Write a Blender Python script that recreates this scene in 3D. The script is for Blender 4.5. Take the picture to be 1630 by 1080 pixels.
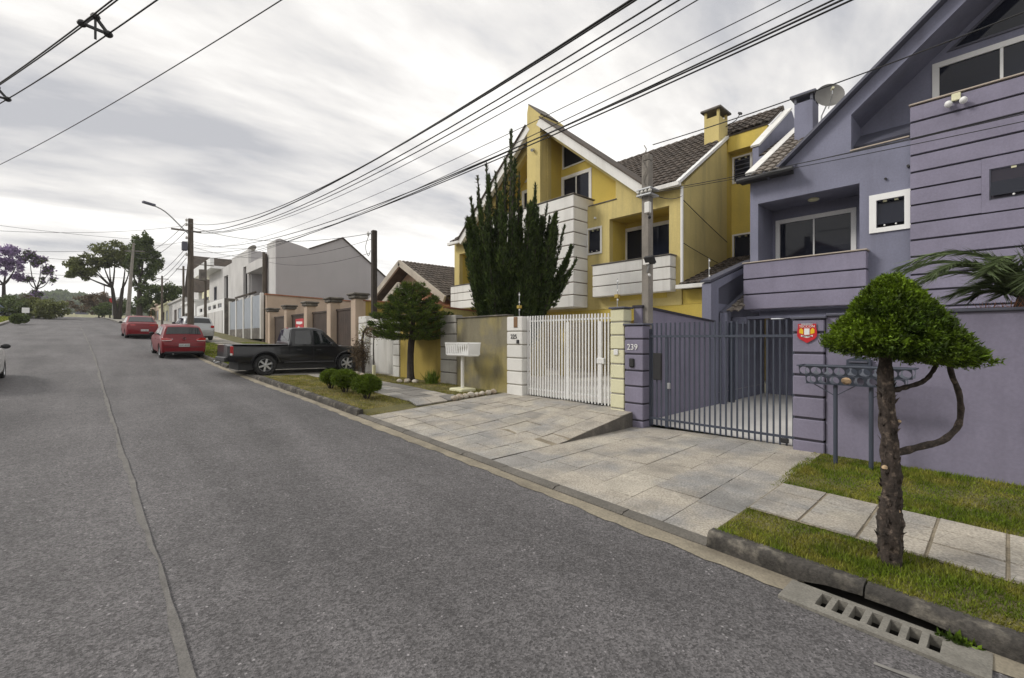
import bpy, math, random
import numpy as np
from mathutils import Vector, Matrix
from mathutils.geometry import delaunay_2d_cdt
R = math.radians
random.seed(7)
rng = np.random.default_rng(11)
scene = bpy.context.scene
COL = scene.collection
for o in list(bpy.data.objects):
    bpy.data.objects.remove(o)

# ---------------------------------------------------------------- camera, sky, sun
# +Y runs up the street, +X points from the road to the houses.
CAMZ = 2.0
YAW = math.atan(665 / 724)
cam_d = bpy.data.cameras.new('camera')
cam = bpy.data.objects.new('camera', cam_d)
COL.objects.link(cam)
cam.location = (0, 0, CAMZ)
cam.rotation_euler = (R(90), 0, -YAW)
cam_d.sensor_width = 36
cam_d.lens = 724 / 1630 * 36
cam_d.clip_start = .05
cam_d.clip_end = 5000
scene.camera = cam

SUN_DIR = Vector((-.62, .52, .62)).normalized()
world = bpy.data.worlds.new('World')
scene.world = world
world.use_nodes = True
nt = world.node_tree
for n in list(nt.nodes):
    nt.nodes.remove(n)
def N(t, tree=None, **kw):
    n = (tree or nt).nodes.new(t)
    for k, v in kw.items():
        setattr(n, k, v)
    return n
def lk(a, b, tree=None):
    (tree or nt).links.new(a, b)
def mathn(tree, op, a, b=None, c=None, clamp=False):
    n = tree.nodes.new('ShaderNodeMath'); n.operation = op; n.use_clamp = clamp
    for i, v in enumerate((a, b, c)):
        if v is None: continue
        if isinstance(v, (int, float)): n.inputs[i].default_value = v
        else: tree.links.new(v, n.inputs[i])
    return n.outputs[0]
out = N('ShaderNodeOutputWorld')
sky = N('ShaderNodeTexSky', sky_type='NISHITA', sun_disc=False)
sky.sun_elevation = math.asin(SUN_DIR.z)
sky.sun_rotation = math.atan2(SUN_DIR.x, SUN_DIR.y)
sky.dust_density = 2.0
bg = N('ShaderNodeBackground'); bg.inputs[1].default_value = .1
lk(sky.outputs[0], bg.inputs[0])
tc = N('ShaderNodeTexCoord')
sep = N('ShaderNodeSeparateXYZ'); lk(tc.outputs['Generated'], sep.inputs[0])
zz = mathn(nt, 'ADD', mathn(nt, 'MAXIMUM', sep.outputs[2], 0.0), .16)
px_ = mathn(nt, 'DIVIDE', sep.outputs[0], zz)
py_ = mathn(nt, 'DIVIDE', sep.outputs[1], zz)
comb = N('ShaderNodeCombineXYZ'); lk(px_, comb.inputs[0]); lk(py_, comb.inputs[1])
mp = N('ShaderNodeMapping'); lk(comb.outputs[0], mp.inputs[0])
mp.inputs['Rotation'].default_value = (0, 0, R(38)); mp.inputs['Scale'].default_value = (.42, .95, 1)
mp.inputs['Location'].default_value = (3.1, 1.4, 0)
n1 = N('ShaderNodeTexNoise'); lk(mp.outputs[0], n1.inputs[0])
n1.inputs['Scale'].default_value = 1.25; n1.inputs['Detail'].default_value = 7; n1.inputs['Roughness'].default_value = .52
n1.inputs['Distortion'].default_value = .35
n2 = N('ShaderNodeTexNoise'); lk(mp.outputs[0], n2.inputs[0])
n2.inputs['Scale'].default_value = 4.3; n2.inputs['Detail'].default_value = 6; n2.inputs['Roughness'].default_value = .6
nm = mathn(nt, 'ADD', mathn(nt, 'MULTIPLY', n1.outputs[0], .78), mathn(nt, 'MULTIPLY', n2.outputs[0], .22))
cr = N('ShaderNodeValToRGB'); lk(nm, cr.inputs[0])
el = cr.color_ramp.elements
el[0].position = .36; el[0].color = (.40, .405, .43, 1)
el[1].position = .61; el[1].color = (.93, .92, .90, 1)
e = el.new(.46); e.color = (.66, .645, .63, 1)
e = el.new(.525); e.color = (.83, .815, .79, 1)
bgc = N('ShaderNodeBackground'); lk(cr.outputs[0], bgc.inputs[0]); bgc.inputs[1].default_value = 1.0
mask = N('ShaderNodeMapRange'); lk(n2.outputs[0], mask.inputs[0])
mask.inputs[1].default_value = .25; mask.inputs[2].default_value = .40
mask.inputs[3].default_value = .90; mask.inputs[4].default_value = 1.0
mx = N('ShaderNodeMixShader'); lk(mask.outputs[0], mx.inputs[0]); lk(bg.outputs[0], mx.inputs[1]); lk(bgc.outputs[0], mx.inputs[2])
lk(mx.outputs[0], out.inputs[0])

sun_d = bpy.data.lights.new('sun', 'SUN'); sun = bpy.data.objects.new('sun', sun_d); COL.objects.link(sun)
sun_d.energy = 1.45; sun_d.angle = R(14); sun_d.color = (1, .955, .89)
sun.rotation_euler = SUN_DIR.to_track_quat('Z', 'Y').to_euler()
vs = scene.view_settings
vs.view_transform = 'Standard'; vs.look = 'None'; vs.exposure = 0.5; vs.gamma = 1; vs.use_curve_mapping = False

# ---------------------------------------------------------------- helpers
ORG = {}
def tag(o, label=None, cat=None, group=None, kind=None):
    if label: o['label'] = label
    if cat: o['category'] = cat
    if group: o['group'] = group
    if kind: o['kind'] = kind
    return o
def thing(name, label, cat, loc=(0, 0, 0), group=None):
    o = bpy.data.objects.new(name, None); COL.objects.link(o)
    o.empty_display_size = .2
    o.location = loc; ORG[o.name] = Vector(loc)
    return tag(o, label, cat, group)
def link(name, me, mat=None, parent=None):
    o = bpy.data.objects.new(name, me); COL.objects.link(o)
    if mat is not None and len(me.materials) == 0: me.materials.append(mat)
    if parent is not None:
        o.parent = parent
    return o
def inst(name, me, parent, loc, scale=(1, 1, 1), rot=(0, 0, 0)):
    o = bpy.data.objects.new(name, me); COL.objects.link(o)
    o.parent = parent
    o.location = Vector(loc) - ORG.get(parent.name, Vector())
    o.scale = scale; o.rotation_euler = rot
    return o
def copy_tree(o, parent=None):
    c = o.copy(); COL.objects.link(c); c.parent = parent
    for ch in [k for k in o.children]:
        copy_tree(ch, c)
    return c
class MB:
    def __init__(s): s.v = []; s.f = []
    def add(s, vs, fs):
        b = len(s.v); s.v += [tuple(p) for p in vs]; s.f += [tuple(i + b for i in f) for f in fs]; return s
    def poly(s, *pts): return s.add(pts, [tuple(range(len(pts)))])
    def box(s, x0, x1, y0, y1, z0, z1):
        x0, x1 = min(x0, x1), max(x0, x1); y0, y1 = min(y0, y1), max(y0, y1); z0, z1 = min(z0, z1), max(z0, z1)
        return s.add([(x0,y0,z0),(x1,y0,z0),(x1,y1,z0),(x0,y1,z0),(x0,y0,z1),(x1,y0,z1),(x1,y1,z1),(x0,y1,z1)],
                     [(0,3,2,1),(4,5,6,7),(0,1,5,4),(1,2,6,5),(2,3,7,6),(3,0,4,7)])
    def bbox(s, x0, x1, y0, y1, z0, z1, b=.01):      # chamfered top and vertical edges
        x0, x1 = min(x0, x1), max(x0, x1); y0, y1 = min(y0, y1), max(y0, y1); z0, z1 = min(z0, z1), max(z0, z1)
        def ring(z, i):
            return [(x0+i+b,y0+i,z),(x1-i-b,y0+i,z),(x1-i,y0+i+b,z),(x1-i,y1-i-b,z),(x1-i-b,y1-i,z),(x0+i+b,y1-i,z),(x0+i,y1-i-b,z),(x0+i,y0+i+b,z)]
        L = [ring(z0, b), ring(z0+b, 0), ring(z1-b, 0), ring(z1, b)]
        vs_ = sum(L, []); fs = [tuple(range(7, -1, -1)), tuple(range(24, 32))]
        for k in range(3):
            for i in range(8):
                j = (i+1) % 8; fs.append((k*8+i, k*8+j, k*8+8+j, k*8+8+i))
        return s.add(vs_, fs)
    def obox(s, c, u, v, w):
        c, u, v, w = map(Vector, (c, u, v, w)); P = []
        for k in (-1, 1):
            for (a, b) in ((-1,-1),(1,-1),(1,1),(-1,1)): P.append(c + a*u + b*v + k*w)
        return s.add(P, [(0,3,2,1),(4,5,6,7),(0,1,5,4),(1,2,6,5),(2,3,7,6),(3,0,4,7)])
    def bar(s, p, q, wx, wy=None):                     # square bar between two points
        p, q = Vector(p), Vector(q); d = q - p; wy = wy or wx
        a = d.cross(Vector((0, 0, 1)))
        if a.length < 1e-5: a = Vector((1, 0, 0))
        a.normalize(); b = d.cross(a).normalized()
        return s.obox((p+q)/2, a*wx/2, b*wy/2, d/2)
    def tube(s, path, rad, n=8, cap=True, jit=0):
        P = [Vector(p) for p in path]
        if isinstance(rad, (int, float)): rad = [rad]*len(P)
        vs_ = []; a = None
        for i, p in enumerate(P):
            d = (P[min(i+1, len(P)-1)] - P[max(i-1, 0)])
            if d.length < 1e-9: d = Vector((0, 0, 1))
            d.normalize()
            if a is None:
                a = d.cross(Vector((0, 0, 1)) if abs(d.z) < .9 else Vector((1, 0, 0)))
            a = (a - d*a.dot(d)); a.normalize()
            b = d.cross(a)
            for k in range(n):
                t = 2*math.pi*k/n; r = rad[i]*(1 + (random.uniform(-jit, jit) if jit else 0))
                vs_.append(p + (a*math.cos(t) + b*math.sin(t))*r)
        fs = []
        for i in range(len(P)-1):
            for k in range(n):
                j = (k+1) % n; fs.append((i*n+k, i*n+j, i*n+n+j, i*n+n+k))
        if cap: fs += [tuple(range(n-1, -1, -1)), tuple(range((len(P)-1)*n, len(P)*n))]
        return s.add(vs_, fs)
    def lathe(s, prof, c=(0,0,0), axis=(0,0,1), n=24):
        ax = Vector(axis).normalized(); a = ax.orthogonal().normalized(); b = ax.cross(a); c = Vector(c); vs_ = []
        for r, h in prof:
            for k in range(n):
                t = 2*math.pi*k/n; vs_.append(c + ax*h + (a*math.cos(t)+b*math.sin(t))*r)
        fs = []
        for i in range(len(prof)-1):
            for k in range(n):
                j = (k+1) % n; fs.append((i*n+k, i*n+j, i*n+n+j, i*n+n+k))
        return s.add(vs_, fs)
    def ell(s, c, r, n=16, m=10, jit=0):
        vs_ = []; fs = []
        for i in range(m+1):
            ph = math.pi*i/m
            for k in range(n):
                t = 2*math.pi*k/n; j = 1 + (random.uniform(-jit, jit) if jit else 0)
                vs_.append((c[0]+r[0]*j*math.sin(ph)*math.cos(t), c[1]+r[1]*j*math.sin(ph)*math.sin(t), c[2]+r[2]*j*math.cos(ph)))
        for i in range(m):
            for k in range(n):
                j = (k+1) % n; fs.append((i*n+k, i*n+n+k, i*n+n+j, i*n+j))
        return s.add(vs_, fs)
    def slab(s, loop, holes, to3, t0, t1):
        """flat plate with holes; loop in 2D, to3(a,b,t) gives 3D."""
        loops = [loop] + list(holes); pts = []; edges = []
        for L in loops:
            b = len(pts); pts += [Vector(p) for p in L]; edges += [(b+i, b+(i+1) % len(L)) for i in range(len(L))]
        r = delaunay_2d_cdt(pts, edges, [], 0, 1e-5)
        pv = r[0]; pf = []
        def inside(x, y, L):
            c = False; n = len(L)
            for i in range(n):
                (x0, y0), (x1, y1) = L[i][:2], L[(i+1) % n][:2]
                if (y0 > y) != (y1 > y) and x < (x1-x0)*(y-y0)/(y1-y0)+x0: c = not c
            return c
        for f in r[2]:
            x = sum(pv[i][0] for i in f)/len(f); y = sum(pv[i][1] for i in f)/len(f)
            if inside(x, y, loop) and not any(inside(x, y, h) for h in holes): pf.append(f)
        for t, flip in ((t0, False), (t1, True)):
            s.add([to3(p[0], p[1], t) for p in pv], [tuple(f[::-1]) if flip else tuple(f) for f in pf])
        for L in loops:
            n = len(L)
            for i in range(n):
                p, q = L[i], L[(i+1) % n]
                s.poly(to3(p[0], p[1], t0), to3(q[0], q[1], t0), to3(q[0], q[1], t1), to3(p[0], p[1], t1))
        return s
    def grid(s, fn, us, vs_):
        b = len(s.v)
        for u in us:
            for v in vs_: s.v.append(tuple(fn(u, v)))
        m = len(vs_)
        for i in range(len(us)-1):
            for j in range(m-1):
                s.f.append((b+i*m+j, b+(i+1)*m+j, b+(i+1)*m+j+1, b+i*m+j+1))
        return s
    def build(s, name, mat=None, parent=None, smooth=False, kind=None, label=None, cat=None, group=None, fix=True):
        o_ = ORG.get(parent.name, Vector()) if parent is not None else Vector()
        me = bpy.data.meshes.new(name)
        me.from_pydata([(p[0]-o_.x, p[1]-o_.y, p[2]-o_.z) for p in s.v], [], s.f)
        if fix:
            import bmesh
            bm = bmesh.new(); bm.from_mesh(me)
            bmesh.ops.remove_doubles(bm, verts=bm.verts, dist=1e-5)
            bmesh.ops.recalc_face_normals(bm, faces=bm.faces); bm.to_mesh(me); bm.free()
        if smooth:
            me.polygons.foreach_set('use_smooth', [True]*len(me.polygons))
            if smooth != 'all':
                try: me.set_sharp_from_angle(angle=R(40))
                except Exception: pass
        o = link(name, me, mat, parent); ORG[o.name] = o_
        return tag(o, label, cat, group, kind)
def XP(a, b, t): return (t, a, b)       # plate in a street-parallel wall: 2D = (Y, Z), depth = X
def YP(a, b, t): return (a, t, b)       # plate in a cross wall: 2D = (X, Z), depth = Y
def rect(a0, a1, b0, b1): return [(a0, b0), (a1, b0), (a1, b1), (a0, b1)]
def text_mesh(txt, size, depth=.004, align='CENTER'):
    cu = bpy.data.curves.new('lettering', 'FONT'); cu.body = txt; cu.size = size; cu.extrude = depth
    cu.align_x = align; cu.align_y = 'CENTER'; cu.resolution_u = 3
    o = bpy.data.objects.new('lettering', cu); COL.objects.link(o)
    dg = bpy.context.evaluated_depsgraph_get()
    me = bpy.data.meshes.new_from_object(o.evaluated_get(dg)); me.name = 'lettering'
    bpy.data.objects.remove(o); bpy.data.curves.remove(cu)
    return me
def text_on(parent, txt, size, loc, mat, rotz=-90, name='lettering'):
    """lettering standing upright on a wall; rotz=-90 reads from the road."""
    me = text_mesh(txt, size); me.materials.clear(); me.materials.append(mat)
    return inst(name, me, parent, loc, rot=(R(90), 0, R(rotz)))

# ---------------------------------------------------------------- materials
def srgb(h):
    h = h.lstrip('#'); c = [int(h[i:i+2], 16)/255 for i in (0, 2, 4)]
    return tuple(x/12.92 if x <= .04045 else ((x+.055)/1.055)**2.4 for x in c)
def mat(name, col, rough=.8, var=.12, vscale=1.2, fine=0, fscale=40, bump=0, bscale=60, streak=0, scol=(.05, .045, .04),
        metal=0, spec=.5, coat=0, island=0, col2=None, c2scale=.8, c2lo=.45, c2hi=.6, sscale=(2.2, 2.2, .22), trans=0, local=False):
    m = bpy.data.materials.new(name); m.use_nodes = True; t = m.node_tree; b = t.nodes['Principled BSDF']
    b.inputs['Roughness'].default_value = rough; b.inputs['Metallic'].default_value = metal
    b.inputs['Specular IOR Level'].default_value = spec
    if coat: b.inputs['Coat Weight'].default_value = coat; b.inputs['Coat Roughness'].default_value = .03
    if local: pos = N('ShaderNodeTexCoord', t).outputs['Object']
    else: pos = N('ShaderNodeNewGeometry', t).outputs['Position']
    def noise(sc, det=4, ro=.55, vec=None):
        n = N('ShaderNodeTexNoise', t); lk(vec or pos, n.inputs[0], t)
        n.inputs['Scale'].default_value = sc; n.inputs['Detail'].default_value = det; n.inputs['Roughness'].default_value = ro
        return n.outputs[0]
    def mixc(f, a, c2, mode='MIX'):
        n = N('ShaderNodeMix', t, data_type='RGBA', blend_type=mode)
        for sck, v in ((n.inputs[0], f), (n.inputs[6], a), (n.inputs[7], c2)):
            if isinstance(v, (int, float)): sck.default_value = v
            elif isinstance(v, tuple): sck.default_value = (*v[:3], 1)
            else: lk(v, sck, t)
        return n.outputs[2]
    def ramp(v, lo, hi, a=0., c=1.):
        n = N('ShaderNodeMapRange', t); lk(v, n.inputs[0], t)
        for i, x in enumerate((lo, hi, a, c)): n.inputs[i+1].default_value = x
        return n.outputs[0]
    cur = tuple(col)
    if col2 is not None:
        cur = mixc(ramp(noise(c2scale, 5), c2lo, c2hi), cur, tuple(col2))
    f = None
    if var: f = ramp(noise(vscale, 5), .3, .7, 1-var, 1+var)
    if fine:
        g = ramp(noise(fscale, 3), .3, .7, 1-fine, 1+fine); f = g if f is None else mathn(t, 'MULTIPLY', f, g)
    if island:
        gi = N('ShaderNodeNewGeometry', t).outputs['Random Per Island']
        g = ramp(gi, 0, 1, 1-island, 1+island); f = g if f is None else mathn(t, 'MULTIPLY', f, g)
    if f is not None:
        cb = N('ShaderNodeCombineXYZ', t); [lk(f, cb.inputs[i], t) for i in range(3)]
        cur = mixc(1.0, cur, cb.outputs[0], 'MULTIPLY')
    if streak:
        mpn = N('ShaderNodeMapping', t); lk(pos, mpn.inputs[0], t); mpn.inputs['Scale'].default_value = sscale
        s_ = ramp(noise(1.0, 6, .62, mpn.outputs[0]), .5, .78, 0, streak)
        cur = mixc(s_, cur, tuple(scol))
    if isinstance(cur, tuple): b.inputs['Base Color'].default_value = (*cur[:3], 1)
    else: lk(cur, b.inputs['Base Color'], t)
    if trans:
        tr = N('ShaderNodeBsdfTranslucent', t); ms = N('ShaderNodeMixShader', t); ms.inputs[0].default_value = trans
        if isinstance(cur, tuple): tr.inputs[0].default_value = (*cur[:3], 1)
        else: lk(cur, tr.inputs[0], t)
        lk(b.outputs[0], ms.inputs[1], t); lk(tr.outputs[0], ms.inputs[2], t)
        lk(ms.outputs[0], t.nodes['Material Output'].inputs[0], t)
    if bump:
        bn = N('ShaderNodeBump', t); lk(noise(bscale, 4, .6), bn.inputs['Height'], t)
        bn.inputs['Strength'].default_value = bump; bn.inputs['Distance'].default_value = .01
        lk(bn.outputs[0], b.inputs['Normal'], t)
    return m
PURPLE = mat('purple_stucco', (.192, .197, .268), .85, .14, .9, .06, 25, .25, 90, .42, (.10, .098, .13))
PURPLE2 = mat('purple_panel', (.213, .198, .27), .8, .13, 1.1, .06, 25, .2, 90, .45, (.14, .125, .17))
PDARK = mat('dark_joint', (.035, .032, .045), .9, .2)
PTRIM = mat('slate_trim', (.085, .088, .12), .6, .1, 2, streak=.2)
YELLOW = mat('yellow_stucco', (.55, .42, .085), .85, .10, .8, .05, 22, .25, 90, .35, (.30, .25, .10))
YPALE = mat('pale_yellow_stucco', (.55, .45, .18), .85, .12, .8, .05, 22, .25, 90, .55, (.20, .175, .10))
YSAT = mat('ochre_wall_paint', (.35, .26, .055), .85, .14, .8, .05, 22, .25, 90, .75, (.16, .115, .035))
YDIRT = mat('weathered_yellow_wall', (.37, .31, .12), .9, .2, .9, .06, 22, .3, 90, .95, (.085, .075, .05), col2=(.19, .17, .115), c2scale=.9, c2lo=.38, c2hi=.58, sscale=(1.6, 1.6, .35))
WHITEP = mat('white_paint_stained', (.70, .69, .66), .7, .07, 1.5, .03, 30, .1, 80, .5, (.33, .31, .27))
WHITE = mat('white_paint', (.76, .76, .75), .5, .05, 2)
CREAM = mat('cream_paint', (.66, .64, .44), .8, .08, 1.2, .04, 30, .2, 90, .25, (.4, .37, .25))
BEIGE = mat('beige_plaster', (.47, .37, .285), .85, .10, 1.0, .05, 30, .2, 90, .35, (.30, .22, .16))
GREYW = mat('grey_plaster', (.40, .385, .39), .9, .06, .5, .03, 20, .1, 90, .18, (.28, .27, .27))
ROWW = mat('pale_plaster', (.52, .51, .50), .9, .10, .7, .04, 25, .1, 90, .5, (.27, .26, .25))
CONC = mat('concrete', (.30, .285, .25), .9, .2, 1.5, .12, 30, .4, 70, .35, (.12, .11, .09))
DCONC = mat('dark_weathered_concrete', (.12, .11, .097), .92, .25, 2.2, .2, 30, .6, 50, .5, (.05, .047, .04), col2=(.22, .20, .17), c2scale=3, c2lo=.5, c2hi=.7)
KERBD = mat('lichen_black_kerb', (.055, .05, .044), .94, .35, 4, .35, 35, .9, 45, .5, (.02, .019, .017), col2=(.16, .145, .12), c2scale=6, c2lo=.52, c2hi=.68, sscale=(5, 1.2, 5))
SLAB = mat('granite_slab', (.37, .335, .28), .9, .16, 3.0, .32, 48, .6, 80, .75, (.15, .14, .125), col2=(.27, .26, .245), c2scale=1.1, c2lo=.44, c2hi=.62, sscale=(1.6, 1.6, 1.6))
SLABD = mat('dark_paving_slab', (.19, .18, .165), .9, .2, 2.0, .2, 40, .5, 80, .5, (.075, .07, .065), sscale=(1.8, 1.8, 1.8))
JOINT = mat('joint_soil', (.235, .20, .145), .95, .3, 4, .2, 40)
SOIL = mat('lawn_soil', (.115, .105, .04), .95, .3, 3, .3, 50, .6, 60)
GLASS = mat('dark_glass', (.012, .014, .024), .04, 0, spec=.30)
GLASSC = mat('tinted_car_glass', (.010, .012, .014), .03, 0, spec=.7)
TIMBER = mat('old_timber_pole', (.10, .083, .066), .9, .25, 2.5, .15, 60, .5, 50, .6, (.04, .035, .03), sscale=(9, 9, .5))
TILE = mat('clay_roof_tile', (.08, .064, .052), .9, .25, 2.5, .2, 30, .4, 60, .4, (.03, .028, .026), island=.35)
TILEP = mat('greyed_roof_tile', (.17, .145, .12), .9, .25, 4, .2, 40, .4, 60, .4, (.05, .045, .045), col2=(.30, .27, .24), c2scale=7, c2lo=.5, c2hi=.7)
RIDGE = mat('orange_roof_tile', (.30, .13, .07), .9, .25, 3, .2, 40, .3, 60, .4, (.08, .05, .04), island=.3)
METAL = mat('dark_gate_steel', (.05, .06, .085), .5, .1, 3, spec=.5)
WMETAL = mat('white_gate_steel', (.72, .72, .71), .45, .06, 3, streak=.2, scol=(.4, .35, .28))
GALV = mat('galvanised_steel', (.42, .43, .44), .45, .1, 3, metal=.6)
POLE = mat('weathered_pole', (.23, .21, .185), .9, .2, 2.5, .15, 60, .5, 50, .6, (.075, .07, .062), sscale=(9, 9, .5))
PCONC = mat('pole_concrete', (.36, .345, .32), .9, .12, 1, .08, 40, .2, 60, .3, (.2, .19, .17))
RUBBER = mat('tyre_rubber', (.018, .018, .019), .85, .15, 6)
BLACKP = mat('black_plastic', (.02, .02, .022), .55, .1, 6)
RIM = mat('alloy_rim', (.55, .56, .58), .3, .05, metal=.85)
CHROME = mat('chrome', (.7, .7, .72), .12, 0, metal=1)
REDP = mat('dark_red_car_paint', (.17, .0035, .009), .4, .04, 3, coat=.3, spec=.3)
BLUEP = mat('black_pickup_paint', (.005, .0052, .0075), .28, .06, 3, coat=.55, spec=.35)
SILVER = mat('silver_car_paint', (.33, .34, .35), .3, .03, 3, coat=1, metal=.3)
WHITEC = mat('white_car_paint', (.75, .75, .73), .3, .03, 3, coat=1)
NAVY = mat('blue_car_paint', (.05, .08, .15), .3, .03, 3, coat=1)
TAIL = mat('red_lamp_lens', (.42, .012, .012), .12, 0, coat=1)
LAMP = mat('clear_lamp_lens', (.7, .7, .68), .12, 0, coat=.6)
PLATE = mat('plate_grey', (.55, .56, .56), .4, 0)
INK = mat('dark_print', (.03, .03, .035), .6, 0)
WOODD = mat('dark_brown_boards', (.05, .032, .024), .7, .2, 2, .2, 30, .2, 60, sscale=(8, 8, .4), streak=.3, scol=(.02, .015, .012))
DOORW = mat('brown_door', (.075, .033, .022), .5, .2, 3)
FENCEB = mat('blue_grey_sheet', (.30, .33, .37), .6, .08, 1.5, streak=.4, scol=(.19, .2, .22))
SREDM = mat('sign_red', (.52, .02, .03), .4, .03)
SYEL = mat('sign_yellow', (.8, .5, .02), .4, .03)
SWHI = mat('sign_white', (.8, .8, .79), .4, .02)
WIRE = mat('black_cable', (.012, .012, .013), .7, 0)
ROCK = mat('whitewashed_stone', (.50, .46, .39), .9, .2, 8, .15, 60, .5, 60, col2=(.33, .26, .19), c2scale=9)
TILEF = mat('pale_floor_tile', (.76, .74, .70), .45, .05, 1.5, .03, 20)
BARK = mat('rough_bark', (.05, .038, .031), .95, .35, 9, .4, 45, 1.0, 40, .7, (.012, .010, .009), col2=(.15, .115, .09), c2scale=16, c2lo=.55, c2hi=.66, sscale=(22, 22, 4))
BARKD = mat('dark_bark', (.045, .036, .03), .95, .3, 6, .3, 45, .8, 40)
CUT = mat('pruned_wood', (.5, .36, .22), .9, .2, 20)
def leafmat(n, c, isl=.45, tr=.25, var=.25, vs_=2.5, c2=None):
    return mat(n, c, .6, var, vs_, island=isl, trans=tr, spec=.25, col2=c2, c2scale=3.0, c2lo=.42, c2hi=.62)
TOPI = leafmat('bright_conifer_leaf', (.115, .18, .010), .65, .18, .4, 7, c2=(.045, .082, .007))
CYPR = leafmat('dark_cypress_leaf', (.034, .054, .014), .55, .15, .3, 2, c2=(.058, .085, .018))
ARAU = leafmat('layered_conifer_leaf', (.055, .09, .016), .55, .15, .3, 4, c2=(.11, .15, .022))
BUSHM = leafmat('bush_leaf', (.105, .155, .014), .55, .2, .3, 5)
TREEM = leafmat('tree_leaf', (.095, .125, .042), .5, .25, .3, .4)
TREEO = leafmat('olive_tree_leaf', (.135, .15, .05), .45, .25, .3, .4)
JACA = leafmat('violet_blossom', (.30, .22, .38), .4, .3)
BROWNL = leafmat('dry_brown_leaf', (.13, .095, .06), .5, .2)
PALMM = leafmat('palm_leaf', (.10, .135, .055), .5, .25)
BROMM = leafmat('reddish_leaf', (.32, .13, .06), .5, .25)
GRASSM = leafmat('grass_blade', (.145, .205, .016), .5, .3, .3, 1.5, c2=(.235, .225, .04))
GRASSD = leafmat('dry_grass_blade', (.22, .215, .04), .5, .3, .3, 1.5, c2=(.30, .25, .09))
HILL = mat('hill_cover', (.05, .065, .05), .95, .3, .03, .3, .2)
# ---------------------------------------------------------------- street profile
_RY = np.array([-80, -40, -15, 0, 2, 9, 16.8, 24.5, 38.5, 60, 80, 110, 140, 165, 200, 400.])
_RZ = np.array([-2.4, -1.3, -.5, -.01, .05, .30, .64, 1.10, 2.0, 3.15, 4.3, 5.7, 6.8, 7.3, 7.4, 7.0])
_RS = np.gradient(_RZ, _RY)
def roadz(y):
    y = min(max(y, -80), 399.9); i = int(np.searchsorted(_RY, y, side='right') - 1)
    h = _RY[i+1]-_RY[i]; t = (y-_RY[i])/h
    return float((2*t**3-3*t*t+1)*_RZ[i] + (t**3-2*t*t+t)*h*_RS[i] + (-2*t**3+3*t*t)*_RZ[i+1] + (t**3-t*t)*h*_RS[i+1])
def kx(y):                       # right kerb face
    if y < 6: return 4.2
    return 4.2 - .030*(y-6)*min(1, (y-6)/14)
ROADW = 8.7
def lx(y): return kx(y) - ROADW  # left kerb face
def rz(x, y):
    c = kx(y) - ROADW/2
    return roadz(y) + .05*(1-((x-c)/(ROADW/2))**2)
WALLX = 8.15
_WY = [-20, -6, 0, 2, 5.22]; _WZ = [-.2, .2, .26, .27, .20]
_VY = [5.2, 9.0, 12, 15, 18, 20, 24, 32, 45, 80, 120]; _VZ = [.50, .54, .62, .63, .66, .85, 1.2, 1.75, 2.45, 4.5, 6.2]
def wallz(y, upper=None):
    if upper is None: upper = y > 5.21
    return float(np.interp(y, _VY, _VZ)) if upper else float(np.interp(y, _WY, _WZ))
def ktop(y):
    d = .15
    if 1.9 < y < 9.5: d = .045
    elif 16.9 < y < 20.4: d = .045
    elif 32.5 < y < 38: d = .05
    return roadz(y) + d
def pz(x, y, upper=None):        # pavement height between kerb and front walls
    t = (x-kx(y)-.14)/(WALLX-kx(y)-.14); t = min(max(t, 0), 1)
    if (upper or (upper is None and y > 5.21)) and y < 7.4:
        k = min(max((y-5.2)/2.0, 0), 1); tt = max(0, (t-.42)/.58); lo_ = ktop(y)*(1-t)+wallz(y, False)*t
        return (lo_ + (wallz(y, True)-wallz(y, False))*tt)*(1-k) + (ktop(y)*(1-t)+wallz(y, True)*t)*k
    return ktop(y)*(1-t) + wallz(y, upper)*t

# asphalt material
m = bpy.data.materials.new('asphalt'); m.use_nodes = True; t = m.node_tree; b = t.nodes['Principled BSDF']
pos = N('ShaderNodeNewGeometry', t).outputs['Position']
vo = N('ShaderNodeTexVoronoi', t); lk(pos, vo.inputs[0], t); vo.inputs['Scale'].default_value = 85
sp = N('ShaderNodeSeparateColor', t); lk(vo.outputs['Color'], sp.inputs[0], t)
vo2 = N('ShaderNodeTexVoronoi', t); lk(pos, vo2.inputs[0], t); vo2.inputs['Scale'].default_value = 38
sp2 = N('ShaderNodeSeparateColor', t); lk(vo2.outputs['Color'], sp2.inputs[0], t)
def mr(v, a, b_, c, d):
    n = N('ShaderNodeMapRange', t); lk(v, n.inputs[0], t)
    for i, x in enumerate((a, b_, c, d)): n.inputs[i+1].default_value = x
    return n.outputs[0]
def nz(sc, det=5, vec=None, ro=.55):
    n = N('ShaderNodeTexNoise', t); lk(vec or pos, n.inputs[0], t); n.inputs['Scale'].default_value = sc
    n.inputs['Detail'].default_value = det; n.inputs['Roughness'].default_value = ro; return n.outputs[0]
mpx = N('ShaderNodeMapping', t); lk(pos, mpx.inputs[0], t); mpx.inputs['Scale'].default_value = (1.0, .12, 1)
v = mr(sp.outputs[0], 0, 1, .48, 1.52)
v = mathn(t, 'MULTIPLY', v, mr(sp2.outputs[1], 0, 1, .82, 1.18))
v = mathn(t, 'MULTIPLY', v, mr(nz(.45), .3, .7, .82, 1.18))
v = mathn(t, 'MULTIPLY', v, mr(nz(1.3, 5, mpx.outputs[0]), .3, .7, .76, 1.24))
v = mathn(t, 'MULTIPLY', v, mr(nz(7), .3, .7, .88, 1.12))
st = mr(sp2.outputs[2], .965, .985, 0, 1)
st = mathn(t, 'MULTIPLY', st, mr(vo2.outputs['Distance'], .25, .4, 1, 0))
v = mathn(t, 'ADD', v, mathn(t, 'MULTIPLY', st, 1.9))
cb = N('ShaderNodeCombineXYZ', t)
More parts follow.
